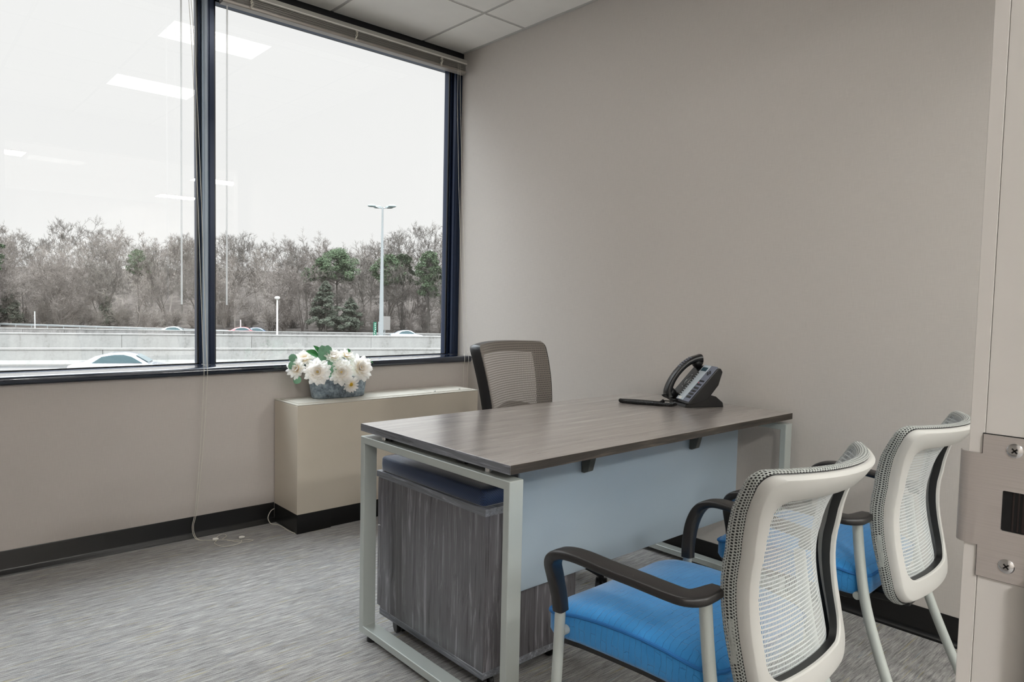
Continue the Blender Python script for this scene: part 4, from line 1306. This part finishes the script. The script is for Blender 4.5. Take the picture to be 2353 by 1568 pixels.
W0 = lambda x, y, z: Vector((x, y, z))-PH
cc = coil([W0(-0.318, -1.752, ZT+0.020), W0(-0.335, -1.742, ZT+0.009), W0(-0.345, -1.700, ZT+0.009), W0(-0.372, -1.640, ZT+0.009), W0(-0.405, -1.590, ZT+0.009), W0(-0.415, -1.617, ZT+0.010), W0(-0.398, -1.668, ZT+0.0085), W0(-0.362, -1.735, ZT+0.0085), W0(-0.330, -1.795, ZT+0.0085), W0(-0.312, -1.812, ZT+0.014)], 0.0068, 105, 0.0021)
cc.build('coiled_cord', M['phone'], ph, smooth=True)
m = MB(); m.tube(spline([W0(-0.312, -1.812, ZT+0.014), W0(-0.318, -1.770, ZT+0.034), W0(-0.322, -1.745, ZT+0.044), PM @ Vector((-0.062, 0.0, 0.024))], 6), 0.0024, 6); m.build('cord_lead', M['phone'], ph, smooth=True)
m = MB(); m.tube(spline([W0(-0.318, -1.752, ZT+0.020), W0(-0.29, -1.765, ZT+0.018), W0(-0.25, -1.79, ZT+0.024)], 6), 0.0024, 6); m.build('cord_lead', M['phone'], ph, smooth=True)

# ------------------------------------------------------------------ outdoors
ZR = -3.52
RD = Vector((0.9135, -0.4067, 0)); RN = Vector((0.4067, 0.9135, 0)); RO = Vector((CAM.x, CAM.y, 0))


def rp(s, t, z): return RO+RD*s+RN*t+Vector((0, 0, z))


m = MB()
g_ = [rp(-120, 12, ZR), rp(160, 12, ZR), rp(160, 52.5, ZR), rp(-120, 52.5, ZR)]
m.loft([g_, [p-Vector((0, 0, 0.4)) for p in g_]]); m.build('road', M['asphalt'], kind='structure', label='near highway lanes')
m = MB(); g_ = [rp(-120, 49.0, ZR+.012), rp(160, 49.0, ZR+.012), rp(160, 49.5, ZR+.012), rp(-120, 49.5, ZR+.012)]
m.loft([g_, [p-Vector((0, 0, 0.01)) for p in g_]]); m.build('road_line', M['paint_white'], kind='structure', label='white painted edge line of the near lanes')
# far carriageway + verge + rising ground
m = MB(); g_ = [rp(-150, 74, -4.75), rp(190, 70, -4.75), rp(190, 112, -4.9), rp(-150, 145, -4.9)]
m.loft([g_, [p-Vector((0, 0, 0.4)) for p in g_]]); m.build('road_far', M['asphalt'], kind='structure', label='far highway lanes')
m = MB(); g_ = [rp(-150, 52.5, -3.9), rp(190, 52.5, -3.9), rp(190, 76, -4.8), rp(-150, 76, -4.8)]
m.loft([g_, [p-Vector((0, 0, 0.4)) for p in g_]]); m.build('road_middle', M['asphalt'], kind='structure', label='lanes between the concrete barriers')
A0, A1 = Vector((8.5, 147.6, 0)), Vector((73.75, 89.0, 0)); AD = (A1-A0).normalized(); AN = Vector((-AD.y, AD.x, 0))
if AN.dot(A0-CAM) < 0: AN = -AN


def tp(s, t, z): return A0+AD*s+AN*t+Vector((0, 0, z))


def terr(u, v):
    s = -130+380*u; t = -22+150*v
    z = -4.95+interp([(-22, 0), (-6, 0.4), (10, 1.4), (40, 9.5), (70, 13.0), (128, 14.5)], t)+0.5*noise.noise(Vector((s*0.05, t*0.05, 0)))*min(1, max(0, (t+10)/20))
    return tp(s, t, z)


m = MB(); m.grid(terr, 70, 30); m.build('hillside', M['thicket'], smooth=True, kind='structure', label='brown wooded slope beyond the highway')
# concrete walls


def barrier(name, P, Q, z0, z1, th, mat, lab, joints, cap=True):
    P, Q = Vector(P), Vector(Q); D_ = (Q-P).normalized(); N_ = Vector((-D_.y, D_.x, 0))
    if N_.dot(P-CAM) < 0: N_ = -N_
    L = (Q-P).length
    e = empty(name, (P+Q)/2+Vector((0, 0, z0)), 0, lab, 'barrier'); O = (P+Q)/2+Vector((0, 0, z0))
    m = MB(); prof = [(-0.10, z0), (-0.10, z0+0.10), (0.0, z0+0.35), (0.03, z1-0.10), (0.03, z1), (th, z1), (th, z0)]
    n = max(1, joints)
    for k in range(n):
        a_, b_ = L*k/n+0.015, L*(k+1)/n-0.015
        m.loft([[P+D_*s_+N_*y+Vector((0, 0, z))-O for y, z in prof] for s_ in (a_, b_)])
    m.build('wall_panels', mat, e)
    if cap:
        c_ = MB(); c_.loft([[P+D_*s_+N_*y+Vector((0, 0, z))-O for y, z in ((0.0, z1-0.09), (0.0, z1+0.02), (th+0.03, z1+0.02), (th+0.03, z1-0.09))] for s_ in (0, L)]); c_.build('coping', M['conc'], e)
    return e


barrier('concrete_barrier', rp(-90, 51.6, 0), rp(130, 51.6, 0), ZR, -2.42, 0.30, M['conc'], 'nearest pale concrete highway barrier, behind the big white car', 14)
w1a, w1b = Vector((4.57, 71.03, 0)), Vector((39.78, 53.08, 0)); dw = (w1b-w1a)
barrier('concrete_barrier', w1a-dw*2.0, w1b+dw*1.2, -4.6, -2.42, 0.35, M['conc'], 'taller pale concrete highway wall in the middle of the three', 15)
w2a, w2b = Vector((8.15, 107.18, 0)), Vector((57.2, 76.25, 0)); dw = (w2b-w2a)
barrier('concrete_barrier', w2a-dw*1.4, w2b+dw*1.0, -4.75, -3.52, 0.30, M['conc_dark'], 'farthest stained concrete barrier, cars passing behind it', 40)
# guard rail
GR = [Vector((-26, 183, -4.0)), Vector((11.0, 135.9, -4.02)), Vector((32.8, 108.0, -4.02)), Vector((47, 90, -4.1))]
ge = empty('guard_rail', GR[1]-Vector((0, 0, 0.9)), 0, 'galvanised guard rail behind the farthest barrier at the left', 'guard rail'); O = Vector(ge.location)
m = MB()
for dz in (0.0, -0.16):
    m.tube([p+Vector((0, 0, dz))-O for p in GR], 0.065, 6)
m.build('rail', M['galv_rail'], ge)
for i in range(3):
    for k in range(12):
        p = GR[i].lerp(GR[i+1], k/12); m = MB(); m.box(-.06, .06, -.06, .06, -0.95, 0.02, Matrix.Translation(p-O)); m.build('post', M['galv_rail'], ge)


def street_lamp():
    e = empty('street_lamp', (41.4, 69.0, -4.75), 0, 'tall four-headed highway lamp mast in front of the pines', 'street lamp')
    zt = 12.15+4.75
    m = MB(); m.tube([(0, 0, 0), (0, 0, zt*0.5), (0, 0, zt)], [0.30, 0.20, 0.10], 12); m.build('mast', M['galv_rail'], e, smooth=True)
    ax = Vector((cos(YAW), -sin(YAW), 0)); ay = Vector((sin(YAW), cos(YAW), 0))
    for sx in (-1, 1):
        for k, (ex, ey) in enumerate(((1.05, -0.5), (0.55, 0.45))):
            h = ax*(sx*ex)+ay*(ey)+Vector((0, 0, zt+0.10-0.02*k)); a_ = MB()
            a_.tube(spline([(0, 0, zt-0.1), ax*(sx*0.35)+Vector((0, 0, zt-0.12)), h-Vector((0, 0, 0.0))], 4), 0.05, 6); ao = a_.build('arm', M['galv_rail'], e)
            l_ = MB(); Mx = Matrix.Translation(h+ax*(sx*0.15)) @ Matrix.Rotation(-YAW, 4, 'Z') @ Matrix.Diagonal((1.5, 1, 0.8, 1))
            l_.lathe([(0.02, 0.22), (0.20, 0.18), (0.32, 0.02), (0.33, -0.10), (0.20, -0.20), (0.02, -0.22)], 14, M=Mx); l_.build('lamp_head', M['lamp_head'], ao, smooth=True)
    return e


street_lamp()
e = empty('street_lamp', (36.5, 87.5, -4.75), 0, 'short white single-headed lamp post behind the barriers', 'street lamp')
m = MB(); m.tube([(0, 0, 0), (0, 0, 5.75)], [0.13, 0.10], 8); m.build('mast', M['white'], e)
m = MB(); m.lathe([(0.05, 5.62), (0.30, 5.72), (0.36, 5.90), (0.22, 6.05), (0.02, 6.08)], 14); m.build('lamp_head', M['white'], e, smooth=True)
e = empty('road_sign', (41.9, 71.3, -4.75), 0, 'narrow green highway sign on a post beside the tall mast', 'sign')
m = MB(); m.box(-0.18, 0.18, -0.04, 0.04, 0.9, 3.15, Matrix.Rotation(-YAW+0.5, 4, 'Z')); sgn = m.build('sign_panel', M['sign_green'], e)
m = MB()
random.seed(3)
for k in range(9):
    Mx = Matrix.Rotation(-YAW+0.5, 4, 'Z') @ Matrix.Translation((random.uniform(-.05, .05), -0.045, 1.1+0.23*k)) @ Matrix.Rotation(random.uniform(-.5, .5), 4, 'Y')
    m.box(-0.05, 0.05, -0.003, 0.003, -0.06, 0.06, Mx)
m.build('sign_lettering', M['white'], sgn)
m = MB(); m.tube([(0.42, -0.2, 0), (0.42, -0.2, 3.2)], 0.08, 6); m.build('sign_post', M['galv_rail'], e)
e = empty('notice_board', (46.2, 76.0, -4.75), 0, 'pale square board on a post right of the tall mast', 'sign')
m = MB(); m.box(-0.7, 0.7, -0.04, 0.04, 1.95, 3.75, Matrix.Rotation(-YAW, 4, 'Z')); m.build('sign_panel', plain('grey_board', (124, 120, 116), 0.6), e)
m = MB(); m.box(-0.05, 0.05, -0.02, 0.05, 0, 1.95, Matrix.Rotation(-YAW, 4, 'Z')); m.build('sign_post', M['galv_rail'], e)
for (x, y, h, lb) in ((13.8, 121.5, 3.1, 'thin pale marker post behind the barrier at far left'), (30.3, 100.8, 2.7, 'thin pale marker post near the window mullion'), (34.6, 95.5, 2.7, 'thin pale marker post above the red and blue cars')):
    m = MB(); m.tube([(0, 0, 0), (0, 0, h)], 0.08, 6); o = m.build('marker_post', M['paint_white'], label=lb, cat='post'); o.location = (x, y, -4.8)
# lattice pylon far off at the left edge
e = empty('pylon', (15.2, 236, -3), 0, 'distant lattice power pylon at the left edge of the window', 'pylon')
m = MB()
for sx in (-1, 1):
    for sy in (-1, 1): m.tube([(sx*2.2, sy*2.2, 0), (sx*0.4, sy*0.4, 33)], [0.14, 0.09], 4)
for k in range(11):
    z = 3*k; r0 = 2.2-1.8*z/33; r1 = 2.2-1.8*(z+3)/33
    for sx, sy, tx, ty in ((-1, -1, 1, -1), (1, -1, 1, 1), (1, 1, -1, 1), (-1, 1, -1, -1)):
        m.tube([(sx*r0, sy*r0, z), (tx*r1, ty*r1, z+3)], 0.06, 3); m.tube([(tx*r0, ty*r0, z), (sx*r1, sy*r1, z+3)], 0.06, 3)
for z, w_ in ((22, 3.2), (26, 4.2), (30, 3.0)):
    m.tube([(-w_*cos(YAW), w_*sin(YAW), z), (w_*cos(YAW), -w_*sin(YAW), z)], 0.12, 4)
m.build('lattice', M['galv_rail'], e)


def car(loc, yaw, colr, lab, scale=1.0):
    e = empty('car', loc, yaw, lab, 'car', 'cars on the highway'); e.scale = (scale,)*3
    L2, W2c = 2.3, 0.90
    prof = [(-2.30, 0.45, .80), (-2.28, 0.82, .84), (-2.05, 0.93, .88), (-1.55, 0.97, .90), (-0.6, 0.96, .90), (0.6, 0.94, .90), (1.2, 0.90, .88), (1.9, 0.78, .84), (2.22, 0.62, .78), (2.30, 0.45, .74)]
    rings = []
    for x, zt_, w_ in prof:
        zt_ = max(zt_, 0.46)
        rings.append([(x, -w_*0.96, 0.22), (x, -w_, 0.42), (x, -w_*0.99, zt_-0.14), (x, -w_*0.86, zt_), (x, w_*0.86, zt_), (x, w_*0.99, zt_-0.14), (x, w_, 0.42), (x, w_*0.96, 0.22)])
    pm = plain('car_paint', colr, 0.22, 0.1, var=0.0, coat=0.8)
    m = MB(); m.loft(rings); bd_ = m.build('body', pm, e, smooth=True, angle=50)
    cab = [(-1.75, 0.95, .74), (-1.15, 1.28, .66), (-0.55, 1.42, .62), (0.10, 1.44, .62), (0.55, 1.34, .64), (1.15, 0.96, .74)]
    rings = [[(x, -0.78, 0.90), (x, -w_-(0.10 if zt_ > 1.2 else 0.03), (0.90+zt_)/2), (x, -w_, zt_-0.03), (x, -w_*0.8, zt_), (x, w_*0.8, zt_), (x, w_, zt_-0.03), (x, w_+(0.10 if zt_ > 1.2 else 0.03), (0.90+zt_)/2), (x, 0.78, 0.90)] for x, zt_, w_ in cab]
    m = MB(); m.loft(rings); m.build('cabin', pm, e, smooth=True, angle=60)
    for s in (-1, 1):
        m = MB(); P_ = [(-1.25, 0.97), (-0.85, 1.27), (-0.35, 1.36), (0.10, 1.37), (0.45, 1.27), (0.92, 0.97)]
        def yy(z): return s*(0.79-(z-0.90)*0.19+0.012)
        m.loft([[(x, yy(z), z) for x, z in P_], [(x, yy(z)-s*0.02, z) for x, z in P_]]); m.build('side_window', M['car_glass'], e)
    m = MB(); m.loft([[(1.13, -0.62, 1.00), (1.13, 0.62, 1.00), (0.60, 0.56, 1.33), (0.60, -0.56, 1.33)], [(1.17, -0.62, 1.00), (1.17, 0.62, 1.00), (0.63, 0.56, 1.34), (0.63, -0.56, 1.34)]]); m.build('windscreen', M['car_glass'], e)
    for x in (-1.42, 1.42):
        for s in (-1, 1):
            m = MB(); Mx = Matrix.Translation((x, s*0.80, 0.32)) @ Matrix.Rotation(pi/2, 4, 'X'); m.lathe([(0.05, -0.10), (0.28, -0.10), (0.32, -0.08), (0.32, 0.08), (0.28, 0.10), (0.05, 0.10)], 20, M=Mx); m.build('wheel', M['tyre'], e, smooth=True)
    for s in (-1, 1):
        m = MB(); m.box(2.16, 2.27, s*0.62-0.14, s*0.62+0.14, 0.52, 0.64); m.build('headlamp', M['white'], e)
    return e


ry = math.atan2(RD.y, RD.x)
car(Vector((6.75, 38.25, ZR)), ry, (150, 153, 158), 'large white car on the near lanes, lower left of the window', 1.09)
car(Vector((27.47, 101.0, -4.66)), ry, (160, 166, 164), 'small white car behind the far barrier, left of the mullion')
car(Vector((34.67, 94.5, -4.52)), ry, (166, 46, 52), 'red car behind the far barrier, just right of the mullion')
car(Vector((37.3, 96.3, -4.68)), ry, (48, 64, 100), 'dark blue car beside the red one behind the far barrier')
car(Vector((50.07, 76.6, -4.34)), ry, (140, 150, 158), 'pale silver car behind the far barrier at the right of the window')

# trees


def tree_mesh(seed, h=14.0, spread=1.0, depth=5, lean=0.0, kids=(3, 5), rmin=0.020, trunks=1, low=0.28):
    rnd = random.Random(seed); V = []; Fc = []

    def seg(p, d, L, r, dep):
        n = 4 if dep <= 1 else (3 if dep < 4 else 2); pts = [p]; dd = d.copy(); rads = [r]
        for i in range(n):
            jit = 0.10 if dep == 0 else 0.24
            dd = (dd+Vector((rnd.gauss(0, jit), rnd.gauss(0, jit), rnd.gauss(0.05, jit*0.6)))).normalized()
            pts.append(pts[-1]+dd*(L/n)); rads.append(max(rmin*0.6, r*(1-0.55*(i+1)/n)))
        b0 = len(V); ns = 5 if dep == 0 else 3
        for k, q in enumerate(pts):
            tg = (pts[min(k+1, n)]-pts[max(0, k-1)]).normalized(); a_ = tg.orthogonal().normalized(); b_ = tg.cross(a_)
            for s_ in range(ns):
                t = 2*pi*s_/ns; V.append(q+a_*(cos(t)*rads[k])+b_*(sin(t)*rads[k]))
        for k in range(n):
            for s_ in range(ns):
                s2 = (s_+1) % ns; Fc.append((b0+k*ns+s_, b0+k*ns+s2, b0+(k+1)*ns+s2, b0+(k+1)*ns+s_))
        if dep >= depth: return
        nk = rnd.randint(*kids) + (3 if dep == 0 else 0)
        for c_ in range(nk):
            t = rnd.uniform(low if dep == 0 else 0.25, 1.0); k = min(n-1, int(t*n)); f = t*n-k
            q = pts[k].lerp(pts[k+1], f); tg = (pts[k+1]-pts[k]).normalized()
            az = rnd.uniform(0, 2*pi); a_ = tg.orthogonal().normalized(); b_ = tg.cross(a_); ang = radians(rnd.uniform(22, 52))*spread
            nd = (tg*cos(ang)+(a_*cos(az)+b_*sin(az))*sin(ang)); nd.z += 0.16; nd.normalize()
            seg(q, nd, L*rnd.uniform(0.42, 0.68), max(rmin, rads[k]*rnd.uniform(0.42, 0.62)), dep+1)
    for k in range(trunks):
        d0 = Vector((lean+rnd.gauss(0, 0.06)+(rnd.uniform(-.5, .5) if trunks > 1 else 0), rnd.gauss(0, 0.06), 1)).normalized()
        seg(Vector((rnd.uniform(-.4, .4)*(trunks > 1), 0, -0.3)), d0, h*0.62, h*0.0115, 0)
    me = bpy.data.meshes.new('bare_tree'); me.from_pydata([tuple(v) for v in V], [], Fc); me.update()
    return me


bare = [tree_mesh(1, 14), tree_mesh(2, 13, 1.15, lean=0.12), tree_mesh(5, 15, 0.9), tree_mesh(9, 12, 1.2, trunks=3, low=0.2), tree_mesh(12, 14, 1.05, lean=-0.15), tree_mesh(21, 13, 0.85, trunks=2)]
for i, me in enumerate(bare): me.materials.append([M['bark'], M['bark_b'], M['bark_c']][i % 3])
brush = [tree_mesh(31+i, 4.2, 1.3, 3, kids=(3, 4), rmin=0.018, trunks=9, low=0.08) for i in range(3)]
for i, me in enumerate(brush): me.materials.append([M['bark'], M['bark_b'], M['bark_b']][i])
rnd = random.Random(77)


def plant(me, s, t, sc, label, cat, group, name):
    o = bpy.data.objects.new(name, me); COL.objects.link(o)
    z = terr((s+130)/380, (t+22)/150).z
    o.location = tp(s, t, z); o.rotation_euler = (0, 0, rnd.uniform(0, 6.28)); o.scale = (sc, sc, sc*rnd.uniform(0.92, 1.08))
    tag(o, label, cat, group); return o


LB = ['bare grey-brown tree with a straight trunk in the wood beyond the highway', 'bare wide-spreading tree leaning slightly in the wood beyond the highway',
      'tall narrow bare tree in the wood beyond the highway', 'bare tree with several trunks from one base in the wood beyond the highway',
      'pale bare tree leaning the other way in the wood beyond the highway', 'bare dark twin-trunked tree in the wood beyond the highway']
for row, (t0, n_, sc) in enumerate(((-4, 42, 0.80), (5, 44, 0.93), (17, 44, 1.0), (33, 38, 0.95))):
    for i in range(n_):
        s = -45+190*(i+rnd.uniform(0.1, 0.9))/n_
        kq = rnd.randrange(6)
        plant(bare[kq], s, t0+rnd.uniform(-3.5, 3.5), sc*rnd.uniform(0.80, 1.14), LB[kq], 'tree', 'bare winter trees beyond the highway', 'bare_tree')
LS = ['darker leafless thicket shrub at the foot of the wood', 'pale leafless thicket shrub at the foot of the wood', 'pale spreading leafless shrub at the foot of the wood']
for row in range(3):
    for i in range(44):
        s = -45+190*(i+rnd.uniform(0.0, 1.0))/44
        kq = rnd.randrange(3)
        plant(brush[kq], s, -5+4*row+rnd.uniform(-2, 2), rnd.uniform(0.7, 1.2), LS[kq], 'shrub', 'thicket shrubs before the wood', 'shrub')


def blades(V, Fc, c_, R, n, L, rnd2, flat=0.6):
    for _ in range(n):
        while True:
            d_ = Vector((rnd2.uniform(-1, 1), rnd2.uniform(-1, 1), rnd2.uniform(-1, 1)))
            if d_.length < 1: break
        p = c_+Vector((d_.x*R, d_.y*R, d_.z*R*flat))
        a_ = Vector((rnd2.gauss(0, 1), rnd2.gauss(0, 1), rnd2.gauss(0.3, 1))).normalized()*L; b_ = a_.orthogonal().normalized()*L*0.30
        k = len(V); V.extend([p-b_, p+b_, p+a_]); Fc.append((k, k+1, k+2))


def pine(loc, h, cr, nclump, lab, seed, dense=1.0, crown_low=0.55):
    r2 = random.Random(seed); e = empty('pine_tree', loc, r2.uniform(0, 6), lab, 'tree')
    m = MB(); top = Vector((r2.uniform(-.5, .5), r2.uniform(-.5, .5), h*0.93))
    m.tube(spline([(0, 0, -0.5), (r2.uniform(-.3, .3), 0, h*0.3), (r2.uniform(-.4, .4), 0.2, h*0.65), top], 4), [0.20-0.0125*i for i in range(13)], 6)
    V, Fc = [], []
    for k in range(nclump):
        t = (k+0.5)/nclump; z = h*(crown_low+(0.97-crown_low)*t); az = k*2.4+r2.uniform(-.4, .4)
        prof = sin(pi*min(1, 0.25+0.72*t))**0.7
        rr = cr*prof*r2.uniform(0.35, 1.0); c_ = Vector((rr*cos(az), rr*sin(az), z))
        q = Vector((0, 0, z-0.25*rr-0.4)); m.tube([q, (q+c_)/2+Vector((0, 0, 0.15)), c_], [0.07, 0.05, 0.025], 4)
        blades(V, Fc, c_, cr*r2.uniform(0.20, 0.34), int(120*dense), 0.32, r2)
    m.build('trunk', M['bark_c'], e)
    me = bpy.data.meshes.new('foliage'); me.from_pydata([tuple(v) for v in V], [], Fc); me.materials.append(M['needle'])
    o = bpy.data.objects.new('foliage', me); COL.objects.link(o); o.parent = e
    return e


zt0 = -4.2
pine((54.1, 103.9, zt0), 13.8, 3.4, 48, 'broad round-topped pine, tallest beside the small pines at its left', 1, 1.2, 0.62)
pine((51.9, 105.9, zt0), 12.4, 1.6, 20, 'slim pine just left of the broad round-topped pine', 2, 1.0, 0.68)
pine((51.2, 109.3, zt0), 10.7, 1.1, 12, 'small pine, leftmost of the group left of the lamp mast', 3, 1.0, 0.74)
pine((60.2, 97.6, zt0), 13.0, 2.7, 34, 'pine directly behind the tall lamp mast', 4, 1.0, 0.62)
pine((63.4, 98.2, zt0), 13.4, 2.5, 34, 'pine just right of the tall lamp mast', 5, 1.0, 0.62)
pine((65.6, 93.6, zt0), 13.8, 2.6, 44, 'full pine second from the right window edge', 6, 1.1, 0.45)
pine((68.2, 90.5, zt0), 12.4, 2.6, 44, 'pine nearest the right edge of the window', 7, 1.1, 0.35)
pine((31.0, 134.1, zt0), 13.6, 2.4, 22, 'thin-crowned pine standing left of the mullion', 8, 0.7, 0.66)
pine((9.6, 134.9, zt0), 14.2, 2.6, 16, 'sparse pine at the left edge of the window', 9, 0.8, 0.60)


def cedar(loc, h, r0, lab, seed):
    r2 = random.Random(seed); e = empty('cedar_tree', loc, 0, lab, 'tree')
    m = MB(); m.tube([(0, 0, -0.5), (0, 0, h)], [0.16, 0.03], 6); m.build('trunk', M['bark_c'], e)
    V, Fc = [], []
    for k in range(130):
        t = r2.random()**0.8; z = h*(0.06+0.92*t); az = r2.uniform(0, 6.28); rr = r0*(1-t)**0.8*r2.uniform(0.3, 1.0)
        blades(V, Fc, Vector((rr*cos(az), rr*sin(az), z)), 0.55*(1.15-t*0.7), 90, 0.30, r2, 0.7)
    me = bpy.data.meshes.new('foliage'); me.from_pydata([tuple(v) for v in V], [], Fc); me.materials.append(M['needle_dark'])
    o = bpy.data.objects.new('foliage', me); COL.objects.link(o); o.parent = e


cedar((50.6, 101.2, zt0), 8.2, 3.9, 'dark conical evergreen left of the tall lamp mast', 1)
cedar((54.4, 100.0, zt0), 5.4, 3.2, 'lower dark evergreen just right of the conical one', 2)
cedar((25.2, 131.0, zt0), 5.0, 1.5, 'dark evergreen low in the wood left of the mullion', 3)
cedar((12.4, 137.5, zt0), 5.6, 2.4, 'dark evergreen low in the wood at the left edge', 4)
